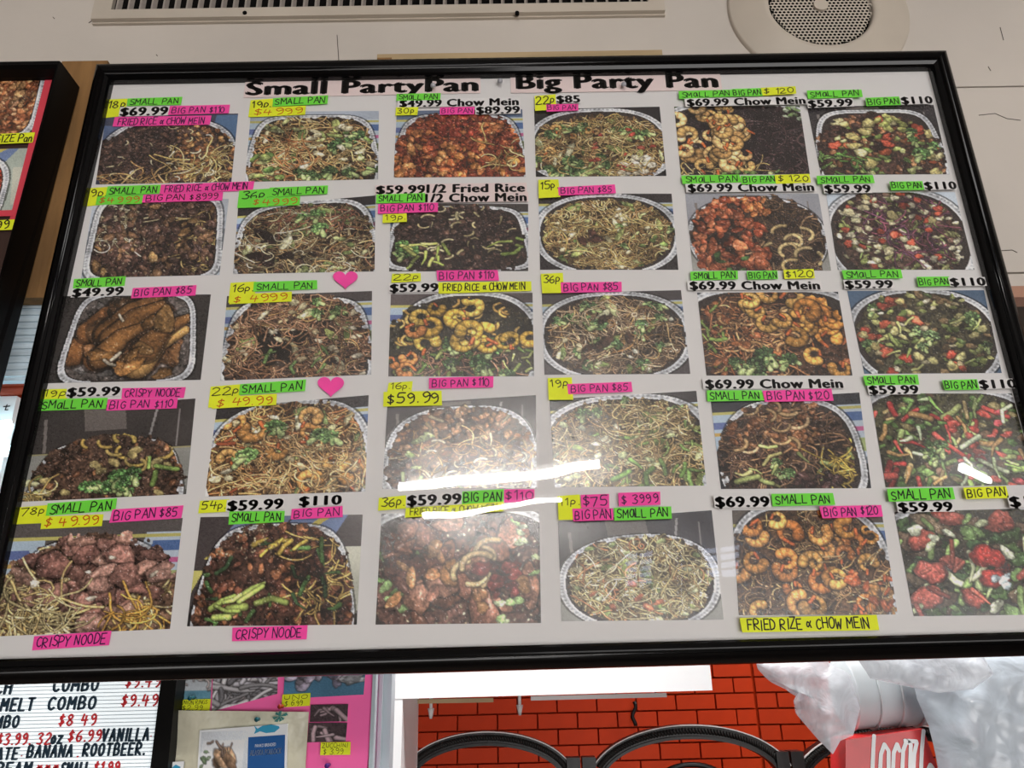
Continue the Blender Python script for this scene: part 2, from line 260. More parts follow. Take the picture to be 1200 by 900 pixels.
# ------------------------------------------------------------------ painting the printed food photographs (dyes per vertex)
def cl(c):
    if isinstance(c, str): c = [int(c[i:i+2], 16)/255 for i in (0, 2, 4)]
    return np.array(c, float)
class Paint:
    def __init__(s, w, h, seed):
        s.w, s.h = w, h; s.r = np.random.default_rng(seed); s.img = np.zeros((h, w, 3)); s.mask = np.ones((h, w)); s.food = np.zeros((h, w)); s.Y, s.X = np.mgrid[0:h, 0:w].astype(float); s.flow = s.vn(w/6.5); s.grit = s.vn(2.2)*.6+s.vn(5)*.6
    def fill(s, c): s.img[:] = cl(c)
    def rect(s, x0, y0, x1, y1, c, skew=0):
        X = s.X/s.w-skew*(s.Y/s.h-y0); Y = s.Y/s.h; k = (X > x0) & (X < x1) & (Y > y0) & (Y < y1); s.img[k] = cl(c)
    def se(s, cx, cy, rx, ry, n, trap=0.0):
        Y = (s.Y/s.h-cy)/ry; X = (s.X/s.w-cx)/(rx*(1+trap*Y)); return (np.abs(X)**n+np.abs(Y)**n)**(1/n)
    def tray(s, cx, cy, rx, ry, n, trap, rim='b9bcc2', inner='2b2320', ribs=95, wdt=.08):
        d = s.se(cx, cy, rx, ry, n, trap); a = np.arctan2(s.Y/s.h-cy, s.X/s.w-cx)
        k = (d < 1+wdt) & (d >= .99); c = cl(rim)
        sh = .88+.13*np.sin(a*ribs+3*s.vn(9))*((d > 1.01+wdt*.25)) + .12*np.cos((d-1)/wdt*PI*2)+.16*s.vn(12)+.1*s.vn(2)
        s.img[k] = (c*sh[..., None])[k]; s.img[(d >= 1+wdt) & (d < 1.03+wdt)] *= .55; s.img[d < .99] = cl(inner)
    def setmask(s, m): s.mask = m.astype(float); s.food = np.maximum(s.food, s.mask) if m.min() < 1 else s.food
    def blend(s, x0, x1, y0, y1, a, col):
        a = a*s.mask[y0:y1, x0:x1]; s.img[y0:y1, x0:x1] = s.img[y0:y1, x0:x1]*(1-a[..., None])+col*a[..., None]
    def line(s, pts, w, c, taper=False, shade=.55, stripes=0):
        pts = np.array(pts, float); m = w*1.6+1.5
        x0 = int(max(0, pts[:, 0].min()-m)); x1 = int(min(s.w, pts[:, 0].max()+m+1)); y0 = int(max(0, pts[:, 1].min()-m)); y1 = int(min(s.h, pts[:, 1].max()+m+1))
        if x1 <= x0 or y1 <= y0: return
        X = s.X[y0:y1, x0:x1][..., None]; Y = s.Y[y0:y1, x0:x1][..., None]
        A = pts[:-1]; D = pts[1:]-A; L = (D**2).sum(1)+1e-9
        t = np.clip(((X-A[:, 0])*D[:, 0]+(Y-A[:, 1])*D[:, 1])/L, 0, 1)
        dx = X-(A[:, 0]+t*D[:, 0]); dy = Y-(A[:, 1]+t*D[:, 1]); dd = np.sqrt(dx*dx+dy*dy)
        j = dd.argmin(2)[..., None]; d = np.take_along_axis(dd, j, 2)[..., 0]; pos = (np.take_along_axis(t, j, 2)[..., 0]+j[..., 0])/len(A)
        up = -np.take_along_axis(dy, j, 2)[..., 0]
        ww = w*(1-.65*pos) if taper else w
        s.blend(x0, x1, y0, y1, np.clip(ww*1.2+.8-d, 0, 1)*shade*.75, np.array([.07, .04, .025]))
        k = np.clip(d/np.maximum(ww, .3), 0, 1); lum = 1.12-.5*k**2+.22*np.clip(up/np.maximum(ww, .5), -1, 1)
        if stripes: lum = lum*(1-.22*(np.sin(pos*stripes*2*PI) > .35))
        s.blend(x0, x1, y0, y1, np.clip(ww+.5-d, 0, 1), np.clip(cl(c)*lum[..., None], 0, 1))
    def vn(s, cell):                      # smooth value noise, -1..1
        gw, gh = int(s.w/cell)+3, int(s.h/cell)+3; g = s.r.uniform(-1, 1, (gh, gw)); x = s.X/cell; y = s.Y/cell; xi = x.astype(int); yi = y.astype(int)
        fx = x-xi; fy = y-yi; fx = fx*fx*(3-2*fx); fy = fy*fy*(3-2*fy)
        return (g[yi, xi]*(1-fx)+g[yi, xi+1]*fx)*(1-fy)+(g[yi+1, xi]*(1-fx)+g[yi+1, xi+1]*fx)*fy
    def noodle(s, x, y, L, w, c, ang=None, curl=.3):
        r = s.r; xi, yi = int(min(max(x, 0), s.w-1)), int(min(max(y, 0), s.h-1)); a = s.flow[yi, xi]*4.5+r.normal(0, .45); a += PI*(r.random() < .5)
        cv = r.normal(0, curl*.6); pts = [(x, y)]; n = 8; L = L*r.uniform(.6, 1.6)
        for i in range(n):
            cv = cv*.85+r.normal(0, curl*.5); a += cv; x += math.cos(a)*L/n; y += math.sin(a)*L/n*.8; pts.append((x, y))
        s.line(pts, w*r.uniform(.75, 1.15), cl(c)*r.uniform(.68, 1.25))
    def blob(s, x, y, rx, ry, a, c, gloss=.25, dark=.6, edge=None):
        r = s.r; m = max(rx, ry)*1.5+2; x0 = int(max(0, x-m)); x1 = int(min(s.w, x+m+1)); y0 = int(max(0, y-m)); y1 = int(min(s.h, y+m+1))
        if x1 <= x0 or y1 <= y0: return
        X = s.X[y0:y1, x0:x1]-x; Y = s.Y[y0:y1, x0:x1]-y; ca, sa = math.cos(a), math.sin(a); U = (X*ca+Y*sa)/rx; V = (-X*sa+Y*ca)/ry
        th = np.arctan2(V, U); p = r.uniform(0, 6.3, 4); am = r.uniform(.4, 1.3); d = np.hypot(U, V)/(1+am*(.13*np.sin(2*th+p[0])+.1*np.sin(3*th+p[1])+.07*np.sin(5*th+p[2])+.04*np.sin(8*th+p[3]))); s_ = min(rx, ry)
        s.blend(x0, x1, y0, y1, np.clip((1.16-d)*s_+.4, 0, 1)*dark*.7, np.array([.05, .03, .02]))
        ln = r.uniform(-2.4, -.7); tx = s.grit[y0:y1, x0:x1]
        lum = (1.0-.22*d**3+.3*(U*math.cos(ln)+V*math.sin(ln))*r.uniform(.3, 1)+.3*tx); col = cl(c)*r.uniform(.82, 1.12)*lum[..., None]
        if edge is not None: col = np.where((d > .8)[..., None], cl(edge)*lum[..., None]*1.1, col)
        if gloss > .1:
            hx, hy = r.uniform(-.5, .5), r.uniform(-.7, .1); hl = np.exp(-(((U-hx)**2/.12+(V-hy)**2/.025)))*(tx > -.25); col = col+gloss*.8*hl[..., None]
        s.blend(x0, x1, y0, y1, np.clip((1-d)*s_+.5, 0, 1), np.clip(col, 0, 1))
    def shrimp(s, x, y, r_, a, c):
        f = s.r.choice([-1, 1]); pts = [(x+math.cos(a+f*t)*r_*(1-.1*t/4), y+math.sin(a+f*t)*r_*.85) for t in np.linspace(0, 4.5, 12)]
        s.line(pts, r_*.6, c, taper=True, stripes=6, shade=.8); e = pts[-1]; s.line([e, (e[0]+s.r.normal(0, r_*.4), e[1]+r_*.5)], r_*.18, 'b5501e')
    def broc(s, x, y, r_, c='3f7a2a'):
        a = s.r.uniform(.2, 2.9); c = cl(c)*.7+cl('7a8c5a')*.3; r_ = r_*s.r.uniform(.8, 1.25)
        s.line([(x, y), (x+math.cos(a)*r_*1.3, y+math.sin(a)*r_*1.2)], r_*.34, '9cae68'); s.line([(x, y), (x+math.cos(a+.7)*r_*.8, y+math.sin(a+.7)*r_*.8)], r_*.24, '8aa058')
        for i in range(int(22+r_*3)):
            t, q = s.r.normal(a+PI, 1.1), r_*math.sqrt(s.r.uniform(0, 1)); s.blob(x+math.cos(t)*q, y+math.sin(t)*q*.8, r_*.17, r_*.15, 0, c*s.r.uniform(.55, 1.5), gloss=.06, dark=.55)
    def done(s, g=1.0):
        k = np.clip(1+.20*s.vn(1.3)*s.food+.16*s.vn(3)*s.food+.22*s.vn(18)*s.food+.12*s.vn(45), .3, 1.7)[..., None]
        im = s.img*k; sp_ = (s.r.random((s.h, s.w)) < .012)*s.food*.28; im = im+sp_[..., None]; g_ = im.mean(2, keepdims=True)
        im = g_+(im-g_)*.76; n = s.r.normal(0, .02, (s.h, s.w, 1)); return np.clip(im+n, .01, 1)

def put(P, kind, n, cols, size, box=(0, 1, 0, 1), ang=None):
    r = P.r; out = []
    for i in range(n):
        x = r.uniform(box[0], box[1])*P.w; y = r.uniform(box[2], box[3])*P.h; c = cols[r.integers(len(cols))]; sz = size*P.w*r.uniform(.8, 1.2)
        xi, yi = int(min(max(x, 0), P.w-1)), int(min(max(y, 0), P.h-1))
        if P.mask[yi, xi] < .3: continue
        out.append((kind, x, y, c, sz, ang))
    return out
def run(P, ops, shuffle=True):
    if shuffle: ops = [ops[i] for i in P.r.permutation(len(ops))]
    for k, x, y, c, z, a in ops:
        r = P.r; v = r.uniform(.8, 1.15)
        if k == 'noodle': P.noodle(x, y, z*16, max(z*.5, .75), c, a)
        elif k == 'grain': P.blob(x, y, z, z*.55, r.uniform(0, 3.1), cl(c)*v, .15, .4)
        elif k == 'chunk': z = z*r.uniform(.6, 1.35); P.blob(x, y, z, z*r.uniform(.4, .85), r.uniform(0, 3.1), cl(c)*v, .28, .65)
        elif k == 'flat': P.blob(x, y, z, z*r.uniform(.4, .75), r.uniform(-.7, .7), cl(c)*v, .12, .55)
        elif k == 'leaf': L_ = z*r.uniform(.9, 1.7); P.blob(x, y, L_, L_*r.uniform(.22, .45), r.uniform(0, 3.1), cl(c)*v, .16, .6, edge=cl(c)*r.uniform(.75, 1.15))
        elif k == 'slice': P.blob(x, y, z, z*r.uniform(.55, .85), r.uniform(-.6, .6), cl(c)*v, .1, .6, edge=cl(c)*.72)
        elif k == 'stick': 
            t = r.uniform(0, PI) if a is None else a+r.normal(0, .3); q_ = r.normal(0, .35); L_ = z*r.uniform(1.4, 3.2); xm, ym = x+math.cos(t)*L_*.5, y+math.sin(t)*L_*.5; P.line([(x, y), (xm-math.sin(t)*L_*q_*.3, ym+math.cos(t)*L_*q_*.3), (x+math.cos(t)*L_, y+math.sin(t)*L_)], z*r.uniform(.22, .42), cl(c)*v*r.uniform(.75, 1.1), taper=r.random() < .4)
        elif k == 'arc': 
            t = r.uniform(0, 6.3); s0 = z*1.7; P.line([(x+math.cos(t+u)*s0, y+math.sin(t+u)*s0*.7) for u in np.linspace(0, r.uniform(1.4, 2.8), 7)], z*.28, cl(c)*v)
        elif k == 'shrimp': P.shrimp(x, y, z, r.uniform(0, 6.3), cl(c)*v)
        elif k == 'broc': P.broc(x, y, z, c)
        elif k == 'dark': P.blob(x, y, z, z*.6, r.uniform(0, 3), c, .0, .3)
        elif k == 'fillet': P.line([(x, y), (x+z*.8, y-z*1.2), (x+z*2, y-z*1.9)], z*.75, cl(c)*v, taper=True, shade=.8)
TAN = ['b08a52', '9c7440', 'c29c60', '8a6236']; YEL = ['b89c58', 'c8ac68', 'a48848', '94783c']; ORN = ['b87440', 'a85c2c', 'c08c54', '9a6438']
GRN = ['8c9a4c', '6e8a3c', 'a8ac68', '567a34']; BEEF = ['3e2c28', '4a342c', '342624', '573c30']; CHK = ['8e5a36', '7a4828', 'a06c40', '5e3822']
PALE = ['b8ac80', 'c4b88c', 'a49468', 'ccc2a0']; OCH = ['9c3e1e', 'a84e22', '88361a', 'b46430', '742a16']; SHR = ['c8964c', 'd0a05c', 'bc8844']
REDV = ['b0382c', 'a43426', 'c04c34']; RICE = ['b0a080', '9c8a6c', '8a7658']
def dish(seed, bg, tr, base, layers, w=190, h=126, bgf=None, mound=None, top=()):
    P = Paint(w, h, seed); P.fill(bg); r = P.r
    if bgf == 'posters':
        P.rect(-.2, .16, .2, .6, '8ea2b4', .1); P.rect(.8, .12, 1.2, .75, '9aa8b8', -.15); P.rect(.84, .2, 1.2, .3, '3c5a90', -.1); P.rect(.84, .36, 1.2, .41, 'b0487c', -.1)
        P.rect(-.2, .26, .12, .34, '4a5a90', .1); P.rect(-.2, .14, 1.2, .17, 'a8a04c', 0); P.rect(-.2, .38, .1, .42, 'b08c40', 0); P.rect(.86, .48, 1.2, .62, '8a9a5a', -.1)
    if bgf == 'chairs':
        P.rect(.06, .12, .08, .5, '6a625e', .05); P.rect(.3, .02, .56, .28, '5a524e', .1); P.rect(.76, .05, .775, .5, '7a7674', -.1); P.rect(.9, .1, .915, .5, '6a6462', 0); P.rect(-.2, .5, 1.2, .52, '8c8458'); P.rect(-.2, .52, 1.2, 1, '7e7e78')
    if bgf == 'colour':
        P.rect(.3, -.1, .62, .3, '5a6488', -.5); P.rect(.5, -.1, .56, .4, 'b0a040', -.9); P.rect(.62, -.1, .95, .25, '566a94', -.4); P.rect(.85, -.1, .91, .5, 'b0a040', -.9); P.rect(.9, .3, 1.1, .9, 'a0a090', .1); P.rect(.0, .5, .06, .9, 'b0a850', -.3)
    if bgf == 'blue':
        P.rect(-.2, .0, 1.2, .2, '34384c'); P.rect(-.2, .14, .3, .5, '44567c', .1); P.rect(.84, .02, 1.2, .6, '3c5c84', -.1)
    cx, cy, rx, ry, n, trap = tr; P.tray(cx, cy, rx, ry, n, trap)
    m = P.se(cx, cy, rx, ry, n, trap) < .97
    if mound: m = m & (P.se(*mound) < 1)| ((P.se(*mound) < 1) & (P.Y/P.h < cy))
    if mound: m = P.se(*mound) < 1+.05*P.vn(5)+.05*P.vn(11)
    edge = r.normal(0, 1, (h, w)); P.setmask(m)
    P.img[m] = np.clip(cl(base)*(1.05+.45*P.vn(3)+.3*P.vn(8))[..., None], .02, 1)[m]
    for L in layers:
        ops = []
        for a in (L if isinstance(L, list) else [L]): ops += put(P, *a)
        run(P, ops)
    P.setmask(np.ones((h, w)))
    for t in top: run(P, put(P, *t))
    return P.done()

RECT = (.5, .62, .46, .52, 5, .12); OVAL = (.5, .58, .47, .5, 2.3, 0); BIG = (.5, .55, .52, .5, 2.6, .05); FULL = (.5, .6, .62, .62, 3.5, .05)
MR = (.5, .62, .47, .55, 3, .12); MO = (.5, .55, .45, .44, 2.2, 0)
def dishes():
    D = {}
    D[0,0] = dish(11, '22263a', OVAL, '3a2a24', [[('chunk', 260, BEEF, .022, (0, .6, .1, 1)), ('chunk', 190, ['9a6234','87502a','ac783e','6f4326'], .022, (.55, 1, .1, 1))], ('noodle', 60, YEL, .011, (.5, 1, .6, 1)), ('noodle', 30, TAN, .011, (.0, .5, .85, 1)), ('arc', 16, PALE, .022, (.1, 1, .15, .95)), ('stick', 10, PALE, .02, (.1, .6, .2, .9))], bgf='blue', mound=(.5, .7, .54, .58, 2.2, 0))
    D[0,1] = dish(12, '8a94a4', RECT, '352618', [('noodle', 330, TAN+YEL, .0105), [('leaf', 20, ['a8ac70','90984c','c4c094','7c8c44','66783a','b4a878'], .045)], ('noodle', 70, TAN, .0095), ('flat', 34, PALE+GRN, .032), ('noodle', 70, ORN, .0105, (0, .5, .4, 1)), ('flat', 14, GRN, .04, (0, .3, .6, 1)), ('broc', 5, ['2f5c28'], .05, (.65, .95, .2, .6)), ('broc', 6, ['24401c'], .06, (.3, 1, .85, 1)), ('flat', 8, PALE, .036, (.3, .95, .2, .9))], bgf='posters', mound=MR)
    D[0,2] = dish(13, '4c5c78', RECT, '5a2416', [('chunk', 300, OCH, .034), ('chunk', 60, ['b86c2c','c07c3c','ac5426'], .036, (0, 1, .55, 1)), ('chunk', 24, ['6c2216','7a2818'], .034, (.35, .65, .1, .4)), ('noodle', 20, YEL, .01, (.7, 1, .5, 1))], bgf='posters', mound=(.5, .66, .5, .62, 2.8, .12))
    D[0,3] = dish(14, '1e1a1c', BIG, '3a2a1a', [('noodle', 430, TAN+YEL, .0092), [('leaf', 20, ['a8ac70','90984c','c4c094','7c8c44','66783a','b4a878'], .045)], ('noodle', 70, TAN, .0095), [('broc', 10, ['3a5a24','2a4a20'], .045, (0, 1, .1, .4)), ('broc', 9, ['2f5224'], .055, (0, .6, .7, 1))], ('flat', 14, REDV, .026, (.4, .95, .3, .95)), ('flat', 14, ['c8c0a8','b8ac8c'], .036, (.65, .9, .7, 1)), ('shrimp', 5, SHR, .03, (.1, .5, .3, .8)), ('noodle', 60, YEL, .009)], mound=(.5, .6, .53, .5, 2.3, 0))
    D[0,4] = dish(15, '5a7a40', FULL, '241c1c', [('noodle', 260, ['2e2224','3a2a2a','241a1c'], .014, (.5, 1, 0, 1)), ('noodle', 30, YEL, .01, (0, .6, .9, 1)), ('shrimp', 34, SHR+['c8a468'], .058, (0, .52, 0, .92)), ('shrimp', 10, SHR, .06, (0, .5, .1, .9))], mound=(.5, .6, .62, .66, 3, .05), top=[('flat', 10, ['6a8a48','a0b090'], .03, (.85, 1, 0, .2)), ('flat', 8, GRN, .025, (.3, .9, .93, 1))])
    D[0,5] = dish(16, '2a2628', RECT, '34221c', [[('chunk', 110, CHK, .03), ('flat', 50, GRN, .035)], ('slice', 16, ['b8502c','b04028'], .045, (.1, 1, .15, .8)), ('slice', 18, ['c4b468','bcac60','ccc080'], .05, (.2, .95, .2, 1)), ('stick', 30, ['4f8030','6a9a40'], .028, (0, .35, .65, 1)), ('flat', 16, ['a8a850','98a048'], .035, (.5, .8, .1, .4)), ('broc', 4, ['3a6c2a'], .05, (.75, .95, .3, .8))], bgf='chairs', mound=(.5, .7, .5, .58, 2.3, .1))
    D[1,0] = dish(17, '98a0ac', (.5, .5, .45, .52, 6, .05), '382620', [[('noodle', 100, PALE, .01, (0, .35, 0, .6)), ('noodle', 60, YEL, .01, (.75, 1, .2, 1)), ('grain', 200, RICE, .008)], ('chunk', 210, ['5c4034','4c342c','6a4a38','3e2c28','7a5638'], .034, (.05, .95, 0, 1)), ('chunk', 14, ['a07844','8e6638'], .036)])
    D[1,1] = dish(18, '221e20', (.5, .6, .47, .56, 4, .1), '32241c', [('noodle', 480, ['8c7850','7a6a44','9c8a60','6c5436','84583c'], .009), [('leaf', 20, ['a8ac70','90984c','c4c094','7c8c44','66783a','b4a878'], .045)], ('noodle', 70, TAN, .0095), ('flat', 26, ['8a9458','a0a070','6a7a40'], .026), ('noodle', 60, ['90503c','84583c'], .009, (.3, .9, .05, .4)), ('broc', 3, ['3e6e2c'], .06, (.45, .6, .2, .5)), ('dark', 6, ['2c1e1a'], .07, (.1, .5, .4, .95)), ('noodle', 60, PALE, .009)], bgf='posters', mound=(.5, .64, .49, .6, 2.8, .1))
    D[1,2] = dish(19, '3c3634', (.5, .52, .47, .44, 6, .12), '2a1e1a', [('chunk', 300, BEEF, .022), ('arc', 24, ['b0a070','a09060','beb080'], .03, (.2, .9, 0, .8)), ('stick', 10, ['b4a878','a89a68'], .026, (.3, .9, .1, .7)), ('broc', 5, ['3a6e26'], .06, (.02, .2, .6, .9)), ('stick', 12, ['8ea040','a8ac50'], .04, (.08, .4, .6, .9)), ('stick', 6, ['8ea040','7a9438'], .05, (.82, .98, .4, .9))], mound=(.5, .55, .47, .52, 2.6, .1), bgf='posters')
    D[1,3] = dish(20, '2a2426', (.5, .54, .5, .5, 2.3, 0), '40301c', [('noodle', 520, TAN+YEL, .0088), [('leaf', 20, ['a8ac70','90984c','c4c094','7c8c44','66783a','b4a878'], .045)], ('noodle', 70, TAN, .0095), ('flat', 44, GRN+PALE, .025), ('stick', 10, ['8ca04c','a8b06c'], .03), ('noodle', 120, YEL, .0088), ('broc', 4, ['4a7030'], .036, (.5, 1, .1, .7)), ('dark', 3, ['4a2c22'], .05, (.3, .5, .5, .7))], bgf='posters', mound=(.5, .54, .475, .46, 2.2, 0))
    D[1,4] = dish(21, '7e8088', OVAL, '2c201a', [[('noodle', 240, ['5c4430','4a3626','705438','3a2c22'], .011, (.5, 1, 0, 1)), ('chunk', 60, BEEF, .02, (.5, 1, .2, 1))], ('arc', 10, ['a8905c','947c4c'], .045, (.6, .95, .5, .95)), ('chunk', 170, ['9c4a28','8c3c20','b05c34','7c3018'], .042, (0, .55, .02, 1)), ('chunk', 14, ['c4682c'], .04, (.4, .6, .05, .3)), ('flat', 6, ['385a28'], .03, (.1, .5, .8, 1))], mound=(.5, .62, .49, .6, 2.4, 0), bgf='chairs')
    D[1,5] = dish(22, 'a0acb8', (.5, .6, .52, .62, 2.4, 0), '382620', [[('flat', 160, ['6a7438','8a8a50','a8a478','584034','c0b896'], .034), ('stick', 60, ['8c9450','6a7c40','b8b48c'], .025)], ('noodle', 90, ['5c3048','6c3444','44283c'], .011, (.35, .85, .1, .8)), ('slice', 22, ['b4442c','a83c28'], .034), ('flat', 30, ['c4bc98','b0a880'], .03), ('slice', 10, ['b8a868','c4b888'], .04)], mound=(.5, .55, .47, .56, 2.3, 0))
    D[2,0] = dish(23, '2c2826', (.5, .5, .4, .5, 5, .08), '4c4440', [('flat', 30, ['6a6460','4e4844','807a78'], .06), ('chunk', 10, ['5a3820','6a4424'], .1, (.2, .8, .1, .9)), ('fillet', 5, ['6a4424','7a4a22'], .13, (.12, .5, .35, .9)), ('chunk', 8, ['5a3c20','6a4424','7a4e28'], .12, (.2, .8, .15, .9)), ('fillet', 5, ['946430','8a5828','a4763a'], .12, (.3, .62, .45, .98)), ('chunk', 7, ['8a5a28','9a6c34','704a20'], .1, (.3, .85, .3, .95)), ('stick', 4, ['b4a890'], .03)])
    D[2,1] = dish(24, '3a3434', RECT, '382820', [('noodle', 400, ['94684a','845a3c','a47c58','70482e'], .0098), [('leaf', 20, ['a8ac70','90984c','c4c094','7c8c44','66783a','b4a878'], .045)], ('noodle', 70, TAN, .0095), ('flat', 26, ['b4a480','a08c64','c0b498'], .034), ('broc', 4, ['40682c','587c3c'], .045, (.6, .85, .1, .45)), ('dark', 8, ['28201a'], .07, (.2, .6, .45, .85)), ('noodle', 120, ['9c7050','8c6040'], .0098), ('stick', 6, ['5c7c3c'], .03, (.3, .7, .6, 1)), ('flat', 8, PALE, .034, (.2, .7, .1, .6))], bgf='posters', mound=(.5, .6, .48, .6, 2.6, .12))
    D[2,2] = dish(25, '4a4040', (.55, .6, .47, .58, 2.6, .05), '28241a', [[('stick', 70, ['6c7c34','849040','4c6428','98a050'], .036, (0, 1, .5, 1)), ('noodle', 80, ['6a4838','7c5a40'], .01, (.2, .8, .6, 1))], ('arc', 30, ['b48838','a47a34','c49a48'], .035, (.05, 1, .1, .6)), ('broc', 8, ['2c5420','24441c'], .06, (.3, 1, .6, 1)), ('shrimp', 18, ['c8982c','d0a438','bc8c28'], .06, (.1, 1, .1, .65)), ('shrimp', 4, ['c07030','b86428'], .05, (0, .2, .4, 1))], bgf='posters', mound=(.5, .64, .52, .58, 2.5, .05))
    D[2,3] = dish(26, '3c3638', (.5, .54, .5, .5, 2.4, 0), '34281e', [('noodle', 520, ['94785a','806444','a48a68','70543a'], .0082), [('leaf', 20, ['a8ac70','90984c','c4c094','7c8c44','66783a','b4a878'], .045)], ('noodle', 70, TAN, .0095), [('broc', 17, ['3e6430','4c7438','2f5426'], .04), ('flat', 16, PALE+['c8c4ae'], .024)], ('noodle', 110, ['a48a68','907450'], .0082), ('broc', 7, ['3a6030'], .046, (.2, .9, .1, .7)), ('dark', 5, ['3c2a20'], .05, (.15, .6, .3, .8))], bgf='posters', mound=(.5, .54, .475, .47, 2.3, 0))
    D[2,4] = dish(27, '303a54', FULL, '3a2418', [('noodle', 200, ORN+CHK, .011, (.05, .6, .1, 1)), [('broc', 5, ['2c5020'], .06, (.2, .6, .65, .95)), ('stick', 12, ['6a8434','849c44'], .036, (0, .2, .1, 1))], ('chunk', 30, ['a85c2c','8c4824'], .035), ('arc', 22, ['b88850','a47440'], .04, (.15, .7, .2, .7)), ('shrimp', 10, ['d09840','c88c38'], .06, (.3, .75, .02, .4)), ('shrimp', 16, ['cc7c28','d08c34','c07024'], .062, (.65, 1, .15, 1)), ('broc', 3, ['203c1a'], .06, (.3, .6, .65, .9))], mound=(.5, .6, .53, .64, 2.4, 0))
    D[2,5] = dish(28, '38506c', (.5, .58, .52, .56, 2.3, 0), '2e2a1c', [[('flat', 140, ['5c6c30','76803c','46582a','8c8c4c','6c5434'], .034), ('broc', 8, ['345424','2c4a20'], .05)], ('slice', 20, ['b0402c','a43624','b84c30'], .044, (0, .9, .05, 1)), ('slice', 16, ['b8ac68','a8a060','a89454'], .038), ('stick', 14, ['90a04c','a8ac60'], .036), ('broc', 3, ['587c44'], .055, (.45, .65, .5, .7)), ('flat', 16, PALE, .026)], mound=(.5, .58, .49, .56, 2.25, 0))
    D[3,0] = dish(29, '332e2c', (.5, .78, .42, .36, 4, .15), '3c2a20', [[('grain', 520, ['6a4a38','5a3e30','7c5844','4a342a'], .0105, (0, 1, .2, 1)), ('chunk', 40, CHK, .024)], ('arc', 22, ['b09440','a48638','988040'], .042, (.3, .95, .25, .7)), ('flat', 12, ['b09c5c','a08c50'], .036, (.1, .9, .5, 1)), ('broc', 10, ['3c7830','2f6426'], .05, (.38, .72, .7, .98)), ('stick', 3, ['7a9c40'], .05, (.75, .85, .6, .8))], bgf='chairs', mound=(.5, .85, .47, .52, 2.2, 0), top=[('flat', 12, ['98a058','a8a878','7c8c48'], .03, (0, .12, .75, 1)), ('noodle', 20, YEL, .01, (.0, .1, .9, 1))])
    D[3,1] = dish(30, '262224', (.5, .62, .5, .58, 3, .1), '4c3018', [('noodle', 360, ['c09450','b48444','a8743c','cca468','a86434'], .011), [('leaf', 20, ['a8ac70','90984c','c4c094','7c8c44','66783a','b4a878'], .045)], ('noodle', 70, TAN, .0095), ('stick', 16, ['b85c2c','b04c24'], .03), ('flat', 22, PALE+['b8b478'], .032), ('shrimp', 10, ['d09448','c88438','cc9c58'], .064), ('noodle', 90, ['c89c60','b88c50'], .011, (.2, 1, .5, 1)), ('broc', 2, ['4f8434'], .062, (.36, .46, .15, .3)), ('broc', 2, ['5a8c3a'], .062, (.2, .3, .5, .6)), ('broc', 2, ['4f7c34'], .06, (.6, .8, .35, .45))], bgf='posters', mound=(.5, .6, .52, .6, 2.6, .1))
    D[3,2] = dish(31, '363032', (.5, .64, .47, .52, 3, .1), '3c281c', [('chunk', 190, ['8c5c38','7a4c2c','9c6c44','b08458'], .03, (0, 1, 0, .75)), ('noodle', 90, TAN, .01, (.1, 1, .5, 1)), ('stick', 20, ['b4a070','a89468','8c7448'], .034), ('flat', 12, ['90a454','a8b46c'], .036, (0, .3, .3, 1)), ('arc', 12, PALE, .03, (.2, .9, .5, 1)), ('stick', 8, ['98ac60','7c9448'], .04, (.1, .6, .8, 1))], bgf='chairs', mound=(.5, .66, .48, .58, 2.4, .1))
    D[3,3] = dish(32, '2e2a2c', (.5, .6, .54, .56, 2.6, 0), '40341c', [('noodle', 470, ['b4985c','a0844a','c0a46c','8c7040'], .0095), [('leaf', 20, ['a8ac70','90984c','c4c094','7c8c44','66783a','b4a878'], .045)], ('noodle', 70, TAN, .0095), [('broc', 8, ['486c30','34562a'], .045, (.2, 1, .02, .4)), ('stick', 24, ['6c8c3c','86a04c'], .032, (.3, 1, .3, 1))], ('noodle', 90, ['c0a468','b09458'], .0095), ('flat', 10, ['c0c08c','a8b070'], .034), ('stick', 9, ['587c30','6c9040'], .042, (.5, 1, .7, 1))], bgf='posters', mound=(.5, .64, .54, .62, 2.2, 0))
    D[3,4] = dish(33, '2c2c34', (.5, .62, .44, .55, 3, .12), '34261e', [('noodle', 260, ['6a4c38','7c5a40','5a3e30','8a6440'], .011), ('chunk', 70, CHK, .028, (.1, .7, .1, .6)), ('arc', 12, ['a88860','98784c'], .04, (.1, .7, .1, .6)), ('broc', 5, ['3a5c2c'], .045, (.3, .6, .7, .95)), ('stick', 16, ['98a458','b0a860'], .04, (.2, .9, .5, .95)), ('noodle', 24, ['b89838','c4a440'], .012, (.72, .88, .65, .95)), ('chunk', 22, ['3e2824'], .035, (.5, .8, .85, 1))], bgf='posters', mound=(.46, .62, .45, .58, 2.4, .12))
    D[3,5] = dish(34, '98a0a0', FULL, '2e2c1c', [('flat', 120, ['4c6c30','5e7c3a','3a5826','70643c','5c4430'], .04), ('stick', 46, ['7c9c48','98ac60','5c8038','a89058'], .045), ('stick', 22, ['b43830','a82c28','c04438'], .05, (0, 1, .1, 1)), ('stick', 14, ['b08448','98a458'], .05), ('flat', 16, ['a8343a','b43c30'], .04, (.5, .9, .2, 1)), ('stick', 10, ['a8c084','b8c89c'], .05), ('broc', 3, ['345824'], .06, (.3, .6, .5, .7))], mound=(.5, .6, .56, .66, 2.8, 0))
